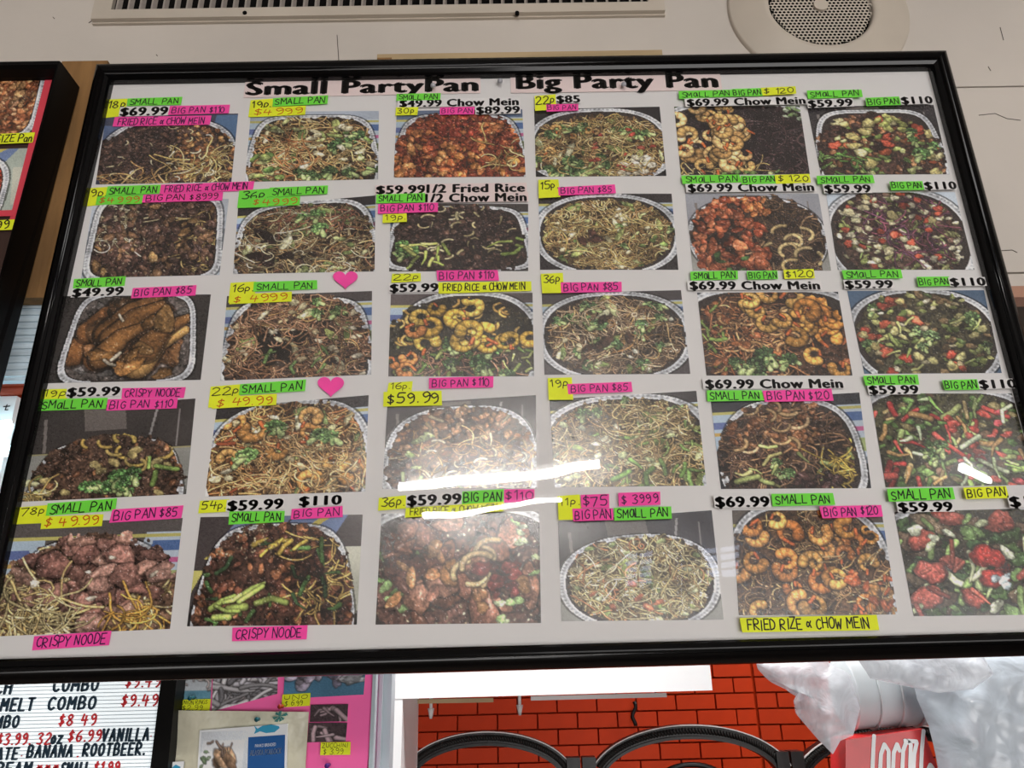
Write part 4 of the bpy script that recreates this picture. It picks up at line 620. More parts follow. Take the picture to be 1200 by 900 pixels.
# paper tags: material, x0, y0 (top left), x1, y1 (top right), height, text, ink
Y_, G_, P_, W_, T_, N_ = 'yellow', 'green', 'pink', 'paper', 'title', None
TAGS = [
 (T_,288,92.5,563,87,22,'Small PartyPan'), (T_,598,85,843,81.5,24,'Big Party Pan'),
 # row 1
 (Y_,126,117,150,115,21,'18p'), (W_,141,125.5,199,124,11,'$69.99'), (G_,150,115,214,113,9.5,'SMALL PAN'), (P_,199,124.5,269,123,10,'BIG PAN $110'), (P_,134,137.5,248,135,11,'FRIED RICE & CHOW MEIN'),
 (Y_,294,117,320,115,20,'19p.'), (Y_,294,127,359,124,10,'$4999','orange'), (G_,320,115,385,112,9.5,'SMALL PAN'),
 (W_,466,116.5,610,114,9.5,'$49.99 Chow Mein'), (G_,465,110,516,109,8,'SM@LL PAN'), (Y_,464,126,490,125,9.5,'30p.'), (P_,516,126,556,125.5,8,'BIG PAN'), (W_,557,124.5,610,123.5,9.5,'$89.99'),
 (Y_,626,112,651,110,18,'22p'), (W_,651,111.5,680,111,9.5,'$85'), (P_,640,122.5,677,121.5,8,'BIG PAN'),
 (W_,802,115.5,945,112.5,9.5,'$69.99 Chow Mein'), (G_,795,107,858,105,8.5,'SM@LL PAN'), (G_,857,104.5,893,103.5,9,'BIG PAN'), (Y_,892,103,932,101,9,'$ 120','ink'),
 (W_,945,117,999,115,9.5,'$59.99'), (G_,945,106.5,1009,104.5,9,'SM@LL PAN'), (G_,1014,115,1054,113.5,9.5,'BIG PAN'), (W_,1054,113,1092,112,9.5,'$110'),
 # row 2
 (Y_,106,220,127,219,21,'9p.'), (G_,126,218.5,189,216,11,'SMALL PAN'), (P_,189,216,298,212,11,'FRIED RICE & CHOW MEIN'), (G_,114,230,168,228,10.5,'$4999','orange'), (P_,168,228,262,225,9.5,'BIG PAN $8999','ink'),
 (G_,281,223,317,221,21,'36p.'), (G_,294,232,352,230,10.5,'$4999','orange'), (G_,316,220,384,217,10.5,'SMALL PAN'),
 (T_,440,217,500,216,11,'$59.99'), (T_,498,215.5,617,214,11,'1/2 Fried Rice'), (T_,496,226.5,619,225,11,'1/2 Chow Mein'), (G_,441,227.5,498,226.5,10.5,'SMALL PAN'), (P_,443,239,513,237,11,'BIG PAN $110'), (Y_,449,251,477,250,10,'19p.'),
 (Y_,631,211,655,210,21,'15p.'), (P_,654,219,721,216.5,10,'BIG PAN $85'),
 (W_,803,215,955,213.5,10.5,'$69.99 Chow Mein'), (G_,799,206,867,204.5,9.5,'SM@LL PAN'), (G_,868,206,910,205,9.5,'BIG PAN'), (Y_,908,205,949,203.5,10,'$ 120','ink'),
 (W_,964,216,1020,215.5,10.5,'$59.99'), (G_,957,206,1023,205,9.5,'SM@LL PAN'), (G_,1042,212.5,1081,212,10,'BIG PAN'), (W_,1081,212.5,1120,212,10,'$110'),
 # row 3
 (W_,85,337.5,147,335,11,'$49.99'), (G_,87,327,148,324,11,'SM@LL PAN'), (P_,155,337,230,334,12,'BIG PAN $85'),
 (Y_,270,332,300,330,23,'16p.','ink'), (Y_,270,345,342,341.5,11.5,'$ 4999','orange'), (G_,298,331,372,328.5,10.5,'SMALL PAN'),
 (Y_,459,321,493,320,10,'22p'), (P_,512,317,584,316.5,12,'BIG PAN $110'), (W_,456,332,515,331,11,'$59.99'), (Y_,514,331.5,622,329,12,'FRIED RICE & CHOW MEIN','ink'),
 (Y_,634,321,660,320,23,'36p.'), (P_,657,331,728,330,12,'BIG PAN $85'),
 (W_,805,329,962,328.5,11,'$69.99 Chow Mein'), (G_,809,318,864,317,10.5,'SM@LL PAN'), (G_,875,318,911,317.5,10,'BIG PAN'), (Y_,918,316,953,315,11,'$120','ink'),
 (W_,988,328,1046,327.5,10.5,'$59.99'), (G_,987,317,1055,315.5,10.5,'SM@LL PAN'), (G_,1074,325,1112,324.5,10.5,'BIG PAN'), (W_,1111,325,1154,324.5,10.5,'$110'),
 # row 4
 (Y_,50,456,80,455,12,'19p'), (W_,79,453.5,143,452,12,'$59.99'), (P_,144,455,217,453.5,12.5,'CRISPY NOODE'), (G_,47,468,126,466,13,'SM@LL PAN'), (P_,126,468,209,466,13,'BIG PAN $110'),
 (Y_,247,453,283,450.5,25,'22p','ink'), (Y_,250,466.5,325,461,13,'$ 49.99','orange'), (G_,281,450,359,445,13,'SMALL PAN'),
 (Y_,455,448,483,447,11,'16p.'), (Y_,450,459,518,457.5,17,'$59.99','ink'), (P_,503,443,578,441.5,12.5,'BIG PAN $110'),
 (Y_,642,443,670,442,26,'19p.'), (P_,665,450,740,448,11.5,'BIG PAN $85'),
 (W_,823,444,989,443,12,'$69.99 Chow Mein'), (G_,828,458,893,456.5,12.5,'SMALL PAN'), (P_,894,458,975,456,13.5,'BIG PAN $120'),
 (W_,1016,451,1076,450.5,11.5,'$59.99'), (G_,1012,440,1075,439,11.5,'SM@LL PAN'), (G_,1104,445,1145,444.5,12.5,'BIG PAN'), (W_,1145,444.5,1190,443.5,11.5,'$110'),
 # row 5
 (Y_,22,594,60,591.5,21,'78p.'), (Y_,50,605,121,602,15,'$ 49.99','orange'), (G_,56,590,137,584,15,'SMALL PAN'), (P_,131,597,215,592,15,'BIG PAN $85'), (P_,40,745,131,739,17,'CRISPY NOODE'),
 (Y_,234,587,268,585,14,'54p.'), (W_,266,586,334,583,13.5,'$59.99'), (W_,350,581,402,579,12.5,'$110'), (G_,269,600,334,598,14,'SM@LL PAN'), (P_,342,596,402,592.5,13,'BIG PAN'), (P_,273,735.5,360,733,16,'CRISPY NOODE'),
 (Y_,444,583,476,581,15,'36p.'), (W_,476,579.5,542,577,14,'$59.99'), (G_,541,576,590,573.5,15,'BIG PAN'), (P_,590,574,626,573,14.5,'$110'), (Y_,475,595,590,588.5,11,'FRIED RICE & CHOW MEIN','ink'),
 (Y_,653,582,680,580,28,'11p.'), (P_,681,580,713,579,16,'$75'), (P_,725,578,773,576,15,'$ 3999'), (P_,671,596,718,595,15,'BIG PAN'), (G_,719,595,786,593,14.5,'SM@LL PAN'),
 (W_,836,581,902,580.5,14,'$69.99'), (G_,904,579,976,578,14,'SMALL PAN'), (P_,961,594,1032,591,14,'BIG PAN $120'), (Y_,867,723.5,1027,720,18,'FRIED RIZE & CHOW MEIN','ink'),
 (W_,1050,588,1116,587,12.5,'$59.99'), (G_,1039,573,1116,570.5,15,'SMALL PAN'), (Y_,1129,571,1179,569,14,'BIG PAN','ink'), (W_,1180,581,1234,579,14,'$110'),
]
TITLE = [tq(289, 95, 561, 90, 17, -.001), tq(604, 86.8, 840, 85, 18, -.001)]
LAYER = []; n_ = 0; lasty = 0
for i, t in enumerate(TAGS):
    if i in (2, ) or (i > 2 and t[1] < 200 and TAGS[i-1][1] > 800): n_ = 0
    LAYER.append(min(n_, 25)); n_ += 1
for i, t in enumerate(TAGS):
    m, x0, y0, x1, y1, h, txt = t[:7]; ink = t[7] if len(t) > 7 else ('navy' if m == 'pink' else 'ink')
    y = -.0010-LAYER[i]*.00018; q = tq(x0, y0, x1, y1, h, y); mb = MB()
    if m in ('yellow', 'green', 'pink'):
        r = random.Random(i); e = .0006; q2 = [(p[0]+r.uniform(-e, e), p[1]+r.uniform(-e, e)) for p in q]
    else: q2 = q
    mb.slab(q2, y, y+.0002)
    o = mb.build('price_label', m, board)
    o['label'] = {'yellow': 'fluorescent yellow', 'green': 'fluorescent green', 'pink': 'hot pink', 'paper': 'white', 'title': 'pale pink'}[m]+' paper strip reading '+txt.replace('@', 'A')
    if m in ('paper', 'title'): print_text(q, txt, y-.0001, 'ink', o, off=.066) if i > 1 else print_text(TITLE[i], txt, y-.0001, 'ink', o, off=.068, fill=(0, 1, 0, 1))
    elif txt[-1] in 'p.' and len(txt) < 5:
        qq = q if h < 16 else tq(x0, y0+1, x1, y1+1, min(h, 13), y); hand_text(qq, txt, y-.0001, ink, o, weight=.8, fill=(.08, .92, .25, .9))
    else: hand_text(q, txt, y-.0001, ink, o, weight=.78 if ink != 'ink' else .85, fill=(.05, .93, .16, .84), seed=i)
# hearts
for (cx, cy, w, h) in ((405, 328.5, 29, 21), (388, 453.5, 31, 24)):
    pts = []
    for k in range(40):
        t = 2*PI*k/40; pts.append(xz(cx+w/2*(math.sin(t)**3), cy-h/2*((13*math.cos(t)-5*math.cos(2*t)-2*math.cos(3*t)-math.cos(4*t))/14.5)-h*.05, -.002))
    mb = MB(); mb.slab(pts, -.0034, -.003); mb.build('paper_heart', 'pink', board)
# mirror screws holding the sheet
for (x, y) in ((586, 95), (507.5, 100.5), (731, 99)):
    p = at(x, y, -.0065); mb = MB(); mb.tube([(p[0], -.0096, p[2]), (p[0], -.0082, p[2]), (p[0], -.0062, p[2])], [.0012, .0026, .003], 14); mb.build('dome_screw', 'screw', board, True)

# ================================================================== LEFT BOARD
lb = empty('menu_board', at(-40, 470, 0.0), 'thick black framed board with red border at left edge, seen in part', 'menu board')
inn = pq([(-200, 84), (65, 79.5), (-52, 520), (-420, 530)], -.019); 
out = pq([(-230, 66), (83, 61.5), (-38, 545), (-460, 560)], -.030); out[1] = (xz(100, 66, .02)[0], out[1][1]); out[2] = (xz(-24, 545, .02)[0], out[2][1])
frame(lb, inn, out, [(0, .002), (0, -.006), (.15, -.016), (.4, -.02), (.5, -.019), (.93, -.019), (1, -.015), (1, .022)], 'dull', .02)
mb = MB(); mb.slab(pq([(-200, 84), (66, 79), (-54, 520), (-420, 530)], 0), 0.001, .006); mb.build('mount_sheet', 'brownsheet', lb)
mb = MB(); mb.slab(pq([(57, 80), (65, 80), (20, 262), (11, 262)], 0), -.0012, -.0008); mb.build('border_strip', 'redstrip', lb)
mb = MB(); mb.slab(pq([(-150, 252), (20, 247), (17, 254), (-150, 259)], 0), -.0016, -.0013); mb.build('border_strip', 'redstrip', lb)
dA = dish(51, '4a3a34', (.42, .5, .53, .56, 5, 0), '6a3820', [('chunk', 300, ['a85c30','b86c3c','8c4824','b07848','c4885c'], .032), ('chunk', 60, ['c08850','9c5c30'], .03)], w=150, h=100)
o = print_mesh('food_photograph', dA, pq([(-80, 82), (60, 79), (41, 157), (-105, 161)], 0), -.0006, 'print', lb); o['label'] = 'photo print of crisp brown chicken nuggets'
dB = dish(52, '8a9488', (.36, .7, .5, .6, 3, 0), '6a2818', [('chunk', 200, ['b83820','a83018','c44828','8c2818'], .045)], w=150, h=100, bgf='colour')
o = print_mesh('food_photograph', dB, pq([(-110, 178), (36, 174), (16, 248), (-130, 252)], 0), -.0006, 'print', lb); o['label'] = 'photo print of bright red chicken'
for (q, txt, fl) in ((tq(-28, 158, 41, 155, 12, -.002), 'LUNCH SIZE Pan', (.0, .98, .15, .85)), (tq(-40, 260, 18, 257, 12, -.002), '$ 49.99', (.05, .9, .1, .9))):
    mb = MB(); mb.slab(q, -.002, -.0018); o = mb.build('price_label', 'yellow', lb); o['label'] = 'fluorescent yellow strip reading '+('SIZE Pan' if 'SIZE' in txt else '99'); hand_text(q, txt if 'SIZE' not in txt else 'SIZE Pan', -.0021, 'ink', o, weight=.85, fill=(.36, .97, .15, .85) if 'SIZE' in txt else fl)

# things seen in the gap between the boards
GP = .046
mb = MB(); a = at(0, 357, GP); b = at(70, 357, GP); zlo_ = at(20, 446, GP)[2]; mb.box(a[0]-.12, GP, zlo_, b[0]+.01, GP+.012, a[2])
for k in range(11): z = zlo_+.004+k*(a[2]-zlo_)/11.3; mb.box(a[0]-.12, GP-.0025, z, b[0]+.01, GP+.001, z+.0035)
tag(mb.build('ribbed_panel', 'panel'), 'pale blue ribbed panel glimpsed between the two boards', 'panel')
p = at(5, 452, .06); mb = MB(); mb.tube([(p[0]-.2, .06, p[2]), (p[0]+.06, .06, p[2]+.002)], .0052, 14); mb.tube([(p[0]-.2, .06, p[2]-.007), (p[0]+.05, .06, p[2]-.006)], .004, 14); tag(mb.build('pipe', 'pipe', smooth=True), 'red-brown pipe glimpsed between the boards below the ribbed panel', 'pipe')
q = tq(-60, 466, 20, 464, 190, .07); mb = MB(); mb.slab(q, .07, .085); bx = tag(mb.build('wall_sign', 'white'), 'white box sign at the left edge between the boards', 'sign')
hand_text(tq(3, 471, 13, 470, 12, .0695), 't', .0694, 'ink', bx, weight=.8)
e = empty('strip_light', at(-10, 525, .05), 'glaring lit tube at the left edge between the boards', 'light')
A = at(-60, 502, .055); B = at(12, 496, .055); mb = MB(); mb.tube([A, B], .0035, 12); mb.build('tube', 'ktube', e, True)
A = at(-60, 534, .05); B = at(16, 528, .05); mb = MB(); mb.tube([A, B], .0055, 12); mb.build('tube', 'ktube', e, True)
mb = MB(); A = at(-60, 516, .06); B = at(13, 512, .06); mb.box(A[0], .0605, B[2]-.016, B[0], .069, B[2]+.014); mb.build('housing', 'steel', e)
mb = MB(); a = xz(1172, 500, .10); mb.box(xz(1164, 850, .62)[0], .62, .3, 1.6, .66, 2.6); struct(mb.build('wall_hatch_right', 'pinkwhite'))

# ================================================================== LETTER BOARD
LY = .24
lt = empty('letter_board', at(100, 900, LY), 'white changeable letter board with black and red letters at lower left', 'sign')
face = pq([(-260, 752), (197, 742), (168, 960), (-330, 975)], LY)
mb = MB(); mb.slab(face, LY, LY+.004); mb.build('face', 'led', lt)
fo = pq([(191.5, 780), (208, 780), (190, 965), (167, 965)], LY-.008); mb = MB(); mb.slab(pq([(195, 745), (212, 745), (190, 965), (168, 965)], LY-.008), LY-.008, LY+.02); mb.build('frame_stile', 'dull', lt)
mb = MB()
for k in range(44):
    y = 756+k*4.4; a = xz(-250, y+7, LY); b = xz(194-(y-800)*.16, y-3, LY); mb.slab([(a[0], a[1]+.0004), (b[0], b[1]+.0004), (b[0], b[1]-.0004), (a[0], a[1]-.0004)], LY-.0006, LY+.0005)
o = mb.build('groove', 'groove', lt); o['kind'] = 'stuff'
LET = [('CH', -2, 17, 798, 15, 'blet'), ('COMBO', 65, 118, 796, 14, 'blet'), ('$9.49', 149, 190, 792.5, 13, 'rlet'),
 ('MELT', 4, 43, 819, 14, 'blet'), ('COMBO', 59, 115, 817.5, 14, 'blet'), ('$9.49', 144, 187, 814.5, 13, 'rlet'),
 ('COMBO', -22, 25, 840, 13, 'blet'), ('$8 49', 71, 115, 837.5, 13, 'rlet'),
 ('$3.99.', -1, 38, 860, 13, 'rlet'), ('32', 46, 63, 859, 13, 'rlet'), ('oz', 63, 76, 857, 14, 'blet'), ('$6.99', 82, 121, 856, 13, 'rlet'), ('VANILLA', 122, 177, 854.5, 14, 'blet'), ('.', 178, 180, 854, 9, 'rlet'),
 ('LATE', -9, 24, 877, 13, 'blet'), ('.', 27, 29, 877, 9, 'rlet'), ('BANANA', 35, 88, 874, 13.5, 'blet'), ('.', 93, 95, 874, 13, 'rlet'), ('ROOTBEER.', 100, 171, 872, 13.5, 'blet'),
 ('REAM', -1, 40, 894, 14, 'blet'), ('***', 45, 71, 894, 12, 'rlet'), ('SMALL', 74, 107, 894, 14, 'blet'), ('$1.99', 112, 142, 893, 14, 'rlet')]
for txt, x0, x1, y0, h, m in LET:
    q = tq(x0, y0, x1, y0-(x1-x0)*.022, h, LY); gl_, wd = layout(txt, 0, random.Random(1), .8); hh = math.hypot(q[0][0]-q[3][0], q[0][1]-q[3][1])
    chars = [c for c in txt if c != ' ']
    for ch, g in zip(chars, gl_):
        mb = MB(); sl = .25
        st = [[quad_map(q, (p[0]+p[1]*.06)/wd, p[1]/6) for p in (smooth_line(s) if len(s) > 5 else s)] for s in g]; stroke_mesh(mb, st, LY-.0022, hh/6*(1.15 if m == 'blet' else .85))
        # thickness of the plastic letter
        n = len(mb.v); fs = list(mb.f); vs = list(mb.v)
        for f in fs:
            k0 = len(mb.v); mb.v += [(vs[i][0], LY-.0004, vs[i][2]) for i in f]; mb.f += [(f[j], f[(j+1) % 8], k0+(j+1) % 8, k0+j) for j in range(8)]
        mb.build('letter', m, lt)

# ================================================================== PINK POSTER AND WHAT IS PINNED TO IT
PY = .26
mb = MB(); mb.slab(pq([(180, 775), (441, 775), (425, 960), (160, 960)], PY), PY, PY+.006); tag(mb.build('notice_board', 'hot'), 'hot pink card notice board below the menu board', 'notice board')
mb = MB(); mb.slab(pq([(437.5, 775), (441.5, 775), (434, 960), (429, 960)], PY-.004), PY-.004, PY+.01); tag(mb.build('edge_strip', 'greypost'), 'thin grey edging strip on the right of pink notice board', 'strip')
def small_paint(seed, w, h, fn):
    P = Paint(w, h, seed); fn(P); return P.done()
def f_on(P):
    P.fill('c4ccd4'); P.rect(0, .55, 1, .8, '5a9cb8'); run(P, put(P, 'arc', 22, ['a89898', 'b8a8a4'], .09, (.1, 1, 0, .45)))
def f_rings(P):
    P.fill('7c7c84'); run(P, put(P, 'arc', 90, ['b0acb0', 'a4a0a4', '94929a'], .06)); run(P, put(P, 'noodle', 60, ['c0bcc0', 'b0acb4'], .07))
def f_wing(P):
    P.fill('3878a0'); run(P, put(P, 'chunk', 18, ['a89cb4', 'b8acc0', '8c84a4'], .12, (.15, .9, 0, .6))); run(P, put(P, 'flat', 3, ['c8ccd4'], .14, (.75, .9, .3, .6)))
def f_zuc(P):
    P.fill('4a3038'); run(P, put(P, 'grain', 120, ['5a3c44', '3a262c'], .03)); run(P, put(P, 'stick', 6, ['c0a0a8', 'b8969e'], .17, (.1, .8, .2, .8)))
def f_fish(P):
    P.fill('dfe6ee'); P.rect(.05, .15, .95, .95, 'eef2f8', -.1); run(P, put(P, 'flat', 4, ['c49870', 'cca47c', 'b08460'], .2, (.3, .65, .4, .9))); run(P, put(P, 'stick', 9, ['b09484', 'a08474'], .05, (.25, .7, .15, .35))); run(P, put(P, 'flat', 8, ['7c9c6c', 'a8bc98'], .05, (.02, .2, .35, .8)))
def pinned(name, fn, seed, w, h, c, dy, label, cat='photo'):
    o = print_mesh(name, small_paint(seed, w, h, fn), pq(c, PY-dy), PY-dy, 'print2', None, gain=1.0); return tag(o, label, cat)
pinned('product_photograph', f_on, 61, 40, 40, [(208, 780), (249, 780), (246, 832), (207, 833)], .002, 'bluish onion ring packet photo at the notice board corner by the letter board')
pinned('product_photograph', f_rings, 62, 80, 50, [(250, 780), (326, 780), (325, 813), (248, 834)], .003, 'grey photo of piled fried strips below the menu board frame')
pinned('product_photograph', f_wing, 63, 80, 50, [(334, 780), (429, 780), (426, 814), (332, 819)], .003, 'blue and lilac photo of frozen wings on pink card')
pinned('product_photograph', f_zuc, 64, 44, 26, [(364, 826), (408, 825), (407, 845.5), (363, 846)], .003, 'upper dark photo of zucchini sticks on pink card')
pinned('product_photograph', f_zuc, 65, 44, 26, [(362, 847), (407, 847), (405, 869), (360, 870)], .003, 'lower dark photo of zucchini sticks above ZUCCHINI note')
for c, l1, l2 in (([211, 820, 247, 819, 14], 'ONION RINGS', '$2.99'), ([331, 814, 364, 812, 15], 'UNO', '$ 6.99'), ([376, 870, 411, 869.5, 15], 'ZUCCHINI', '$ 3.99')):
    y = PY-.0045; q = tq(*c, y); mb = MB(); mb.slab(q, y, y+.0003); o = tag(mb.build('price_note', 'yellow'), 'small yellow price note reading '+l1+' '+l2, 'note')
    hand_text(q, l1, y-.0001, 'ink', o, weight=.7, fill=(.06, .9, .58, .92)); hand_text(q, l2, y-.0001, 'ink', o, weight=.6, fill=(.1, .75, .08, .5))
# cream crinkled packet with a white card inside
def sheet_wavy(name, c, Y, amp, m, label, cat, nx=26, ny=18, seed=1, parent=None):
    r = np.random.default_rng(seed); q = pq(c, Y); vs = []; ph = r.uniform(0, 6.3, 8); fr = r.uniform(4, 16, 8)
    for j in range(ny+1):
        for i in range(nx+1):
            u, v = i/nx, j/ny; p = lerp(lerp(q[0], q[1], u), lerp(q[3], q[2], u), v); d = sum(math.sin(fr[k]*(u*math.cos(ph[k])+v*math.sin(ph[k]))+ph[k]) for k in range(8))/8
            vs.append((p[0], Y-amp*(1+d), p[1]))
    n = len(vs); back = [(x, y+.0006, z) for x, y, z in vs]; W1 = nx+1
    F = [(j*W1+i, (j+1)*W1+i, (j+1)*W1+i+1, j*W1+i+1) for j in range(ny) for i in range(nx)]; Fb = [tuple(n+k for k in f[::-1]) for f in F]
    mb = MB(); mb.add(vs+back, F+Fb); return tag(mb.build(name, m, parent, True), label, cat)
pk = sheet_wavy('food_packet', [(204, 832), (363, 834), (356, 965), (180, 965)], PY-.006, .0055, 'cream', 'crinkled cream plastic packet pinned over the pink notice board', 'packet')
cy_ = PY-.017
cw = pq([(234, 856), (337, 848), (335, 960), (228, 960)], cy_); mb = MB(); mb.slab(cw, cy_, cy_+.002); card = mb.build('insert_card', 'white', pk)
o = print_mesh('fish_picture', small_paint(66, 70, 60, f_fish), pq([(236, 858), (290, 856), (289, 925), (232, 925)], cy_-.0004), cy_-.0004, 'print2', card, gain=1.0, thick=.0003)
bl = pq([(291, 864), (334, 861), (332, 960), (288, 960)], cy_-.0005); mb = MB(); mb.slab(bl, cy_-.0005, cy_-.0001); mb.build('blue_block', 'blue', card)
print_text(tq(293, 879, 331, 876, 7, cy_), 'ALASKA POLLOCK', cy_-.0008, 'white', card, off=.02); print_text(tq(299, 872, 324, 870, 4, cy_), 'PANKO BREADED', cy_-.0008, 'white', card, off=.0)
fp = [xz(x, y, cy_) for x, y in ((298, 850), (302, 854), (308, 850.5), (318, 849), (327, 851), (328, 853), (322, 858), (312, 859), (305, 857), (298, 860), (300, 855))]
mb = MB(); mb.slab(fp, cy_-.0009, cy_-.0005); mb.build('fish_emblem', 'ltblue', card)
mb = MB(); mb.slab(pq([(200, 893), (216, 892), (214, 915), (198, 915)], PY-.016), PY-.0165, PY-.0155); t_ = tag(mb.build('label_tab', 'white'), 'small white tab with blue arrow at the packet corner', 'tab')
mb = MB(); mb.slab([xz(x, y, PY-.0168) for x, y in ((201, 900), (206, 896), (212, 899), (206, 904))], PY-.017, PY-.0166); mb.build('blue_arrow', 'ltblue', t_)
for (x, y, m, l) in ((302, 843, 'pin', 'teal push pin holding the cream packet'), (224, 818, 'pin', 'dark teal push pin above the onion ring note'), (329, 828, 'redpin', 'red push pin beside the 6.99 note'), (384, 897, 'purplepin', 'purple push pin low on the pink card')):
    p = at(x, y, PY-.018); mb = MB(); mb.tube([(p[0], PY-.004, p[2]), (p[0], PY-.014, p[2])], .0008, 6); mb.tube([(p[0], PY-.0125, p[2]), (p[0], PY-.015, p[2]), (p[0], PY-.020, p[2]), (p[0], PY-.022, p[2])], [.0022, .0016, .0016, .0026], 12); tag(mb.build('push_pin', m, smooth=True), l, 'pin')
rr = random.Random(3); p = at(329, 839, PY-.016); mb = MB()
for k in range(13):
    a = rr.uniform(0, 2*PI); r = rr.uniform(.004, .0095); mb.slab([(p[0], p[2]), (p[0]+math.cos(a)*r, p[2]+math.sin(a)*r*.8), (p[0]+math.cos(a+.5)*r*.9, p[2]+math.sin(a+.5)*r*.7)], p[1]-.0005*k, p[1]-.0005*k+.0004)
tag(mb.build('gift_bow', 'crown'), 'small teal ribbon bow at top edge of cream packet', 'bow')

# ================================================================== ARCHED IRON SCREEN
AY = 1.25
def pxscale(Y): return abs(at(700, 870, Y)[0]-at(600, 870, Y)[0])/100
def arch(cx, peak, rx, ry, lab, x0, x1):
    e = empty('iron_arch', at(cx, 900, AY), lab, 'arch', None)
    def curve(dr, n=40):
        out = []
        for k in range(n+1):
            t = -1.25+2.5*k/n; X = cx+(rx+dr)*math.sin(t); Y = peak+ry-(ry-0+dr)*math.cos(t); out.append((X, Y))
        return out
    s = pxscale(AY); o_ = [xz(x, y, AY) for x, y in curve(0)]; i_ = [xz(x, y, AY) for x, y in curve(-17)]
    def band(a, b, y0, y1, m, nm):
        mb = MB(); n = len(a); vs = [(p[0], y0, p[1]) for p in a]+[(p[0], y0, p[1]) for p in b]+[(p[0], y1, p[1]) for p in a]+[(p[0], y1, p[1]) for p in b]; fs = []
        for k in range(n-1): fs += [(k, n+k, n+k+1, k+1), (2*n+k, 2*n+k+1, 3*n+k+1, 3*n+k), (k, k+1, 2*n+k+1, 2*n+k), (n+k, 3*n+k, 3*n+k+1, n+k+1)]
        mb.add(vs, fs); return mb.build(nm, m, e)
    band(o_, i_, AY, AY+.03, 'iron', 'arch_band'); l1 = [xz(x, y, AY) for x, y in curve(-1.2)]; band(o_, l1, AY-.006, AY, 'steel', 'top_edge'); l2 = [xz(x, y, AY) for x, y in curve(-13.5)]; band(l2, i_, AY-.006, AY, 'iron', 'inner_edge')
    mb = MB(); c = curve(-7.5, 76)
    for k in range(len(c)-1):
        (xa, ya), (xb, yb) = c[k], c[k+1]; dx, dy = xb-xa, yb-ya; L = math.hypot(dx, dy); nx, ny = -dy/L, dx/L
        A = at(xa-nx*3.2, ya-ny*3.2, AY-.002); B = at(xb+nx*3.2, yb+ny*3.2, AY-.002); mb.tube([A, B], s*1.5, 6)
    mb.build('rope_moulding', 'ironrope', e, True)
    return e
def post(px0, px1, py, lab):
    s = MB(); a = xz(px0, py, AY-.01); b = xz(px1, py, AY-.01); m_ = (a[0]+b[0])/2; g = pxscale(AY)*1.3
    e = empty('screen_post', (m_, AY, a[1]-.25), lab, 'post')
    for x0_, x1_ in ((a[0], m_-g), (m_+g, b[0])): mb = MB(); mb.box(x0_, AY-.012, a[1]-.25, x1_, AY+.03, a[1]); mb.build('post_half', 'iron', e)
arch(572, 857, 104, 60, 'left black rope-edged iron arch standing before the orange tiles', 0, 0)
arch(811, 849, 122, 70, 'middle and widest black rope-edged iron arch before orange tiles', 0, 0)
arch(1052, 848, 124, 72, 'right iron arch mostly hidden behind the plastic bags', 0, 0)
post(664, 698, 888, 'black double post joining the left and middle iron arches'); post(909, 941, 881, 'black double post joining the middle and right iron arches'); post(455, 483, 895, 'black post at left foot of the left iron arch')
# inner arch tip
mb = MB(); mb.tube([at(811+50*math.sin(t), 934-38*math.cos(t), AY+.01) for t in np.linspace(-1.2, 1.2, 20)], pxscale(AY)*3, 8); tag(mb.build('inner_arch', 'iron', smooth=True), 'small inner iron arch inside the middle arch', 'arch')
# dark cord hanging on the tiles
mb = MB(); mb.tube([at(743+2*math.sin(k), 822+k*3.6, KY-.03) for k in range(9)], .006, 8); tag(mb.build('hanging_cord', 'iron', smooth=True), 'short dark cord hanging on the orange tiles above the arches', 'cord')

# ================================================================== PLASTIC BAGS, CUPS, RED CARTON
def pillow(name, pts, Y, depth, m, label, cat, wr=.12, seed=0, rings=10, sub=5, parent=None):
    r = random.Random(seed); P = []
    for i in range(len(pts)):
        a, b = pts[i], pts[(i+1) % len(pts)]
        for k in range(sub): P.append(lerp(a, b, k/sub))
    Q = [xz(x, y, Y) for x, y in P]; cx = sum(p[0] for p in Q)/len(Q); cz = sum(p[1] for p in Q)/len(Q); n = len(Q); vs = []; fs = []
    ph = [r.uniform(0, 6.3) for _ in range(8)]
    for s_ in (-1, 1):
        for j in range(rings+1):
            t = j/rings
            for i, (x, z) in enumerate(Q):
                X = cx+(x-cx)*(1-t); Z = cz+(z-cz)*(1-t); th = math.atan2(z-cz, x-cx)
                w = math.sin(X*60+Z*35+ph[0]+2*math.sin(Z*40+ph[4]))+.8*math.sin(X*130-Z*50+ph[2]+1.5*math.sin(X*50))+.6*math.sin(Z*120+ph[3]+X*70)
                d = depth*math.sqrt(max(0, 1-(1-t)**2))*(1+wr*w*(1-t**6)) if j else 0
                vs.append((X, Y+s_*d, Z))
    R = rings+1
    for s_ in range(2):
        o = s_*R*n
        for j in range(rings):
            for i in range(n):
                k = (i+1) % n; f = (o+j*n+i, o+j*n+k, o+(j+1)*n+k, o+(j+1)*n+i); fs.append(f if s_ else f[::-1])
    mb = MB(); mb.add(vs, fs); o = mb.build(name, m, parent, True)
    return tag(o, label, cat) if parent is None else o
GY = .42
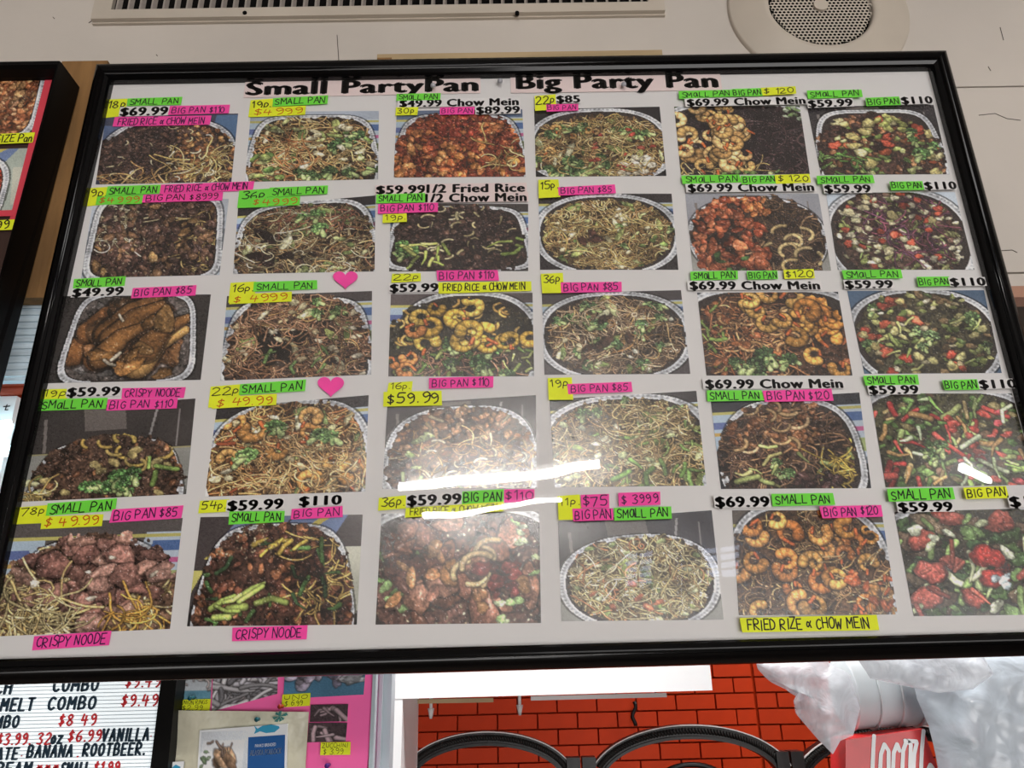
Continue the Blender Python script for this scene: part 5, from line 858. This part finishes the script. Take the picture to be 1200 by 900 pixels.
pillow('plastic_bag', [(886, 777), (960, 770), (996, 790), (1008, 830), (1000, 862), (985, 868), (976, 884), (958, 866), (934, 838), (932, 822), (940, 804), (915, 800), (897, 794), (888, 784)], GY, .02, 'clear_film', 'crumpled clear plastic bag end hanging left of the foam cups', 'bag', wr=.35, seed=4)
# stack of foam cups lying on its side
c0 = at(988, 812, GY+.06); c1 = at(1095, 806, GY+.06); rad = abs(at(1040, 772, GY+.06)[2]-at(1040, 862, GY+.06)[2])/2
st = empty('cup_stack', (c0+c1)/2-np.array([0, 0, rad]), 'stack of white foam cups lying on its side above the red carton', 'cups')
for k in range(5):
    t = k/4.3; a = c0+(c1-c0)*t; b = a+(c1-c0)*.26; mb = MB(); mb.tube([a, a+(b-a)*.06, a+(b-a)*.08, b], [rad*.975, rad*1.0, rad*.965, rad*.94], 48, True); mb.build('cup', 'foam', st, True)
pillow('plastic_bag', [(1062, 765), (1210, 765), (1260, 800), (1260, 960), (1110, 960), (1098, 890), (1088, 850), (1075, 820)], GY-.02, .028, 'milky_film', 'large milky plastic bag filling the lower right corner', 'bag', wr=.16, seed=9, rings=12, sub=8)
pillow('plastic_bag', [(1000, 765), (1150, 765), (1165, 790), (1140, 808), (1100, 812), (1070, 806), (1020, 795)], GY-.075, .016, 'clear_film', 'knotted clear bag neck just under the menu board frame', 'bag', wr=.4, seed=12)
# red carton with white script strokes
RYp = GY+.005; e = pq([(991, 867), (1082, 854), (1120, 960), (991, 960)], RYp); mb = MB(); mb.slab(e, RYp, RYp+.05); rc = tag(mb.build('red_carton', 'redcup'), 'red carton with white script lettering below the foam cups', 'carton')
strokes = [[(1024, 862), (1023, 880), (1022, 905)], [(1031, 905), (1032, 884), (1036, 872), (1041, 880), (1041, 905)], [(1046, 905), (1047, 882), (1051, 872), (1054, 880)], [(1057, 905), (1058, 880), (1062, 868), (1067, 872), (1066, 905)], [(1070, 905), (1071, 884), (1074, 870)], [(1082, 856), (1080, 878), (1079, 905)], [(1086, 905), (1090, 896), (1096, 905)], [(1060, 868), (1074, 869)]]
mb = MB(); stroke_mesh(mb, [[xz(x, y, RYp) for x, y in s] for s in strokes], RYp-.0008, .0050); mb.build('script_lettering', 'white', rc)
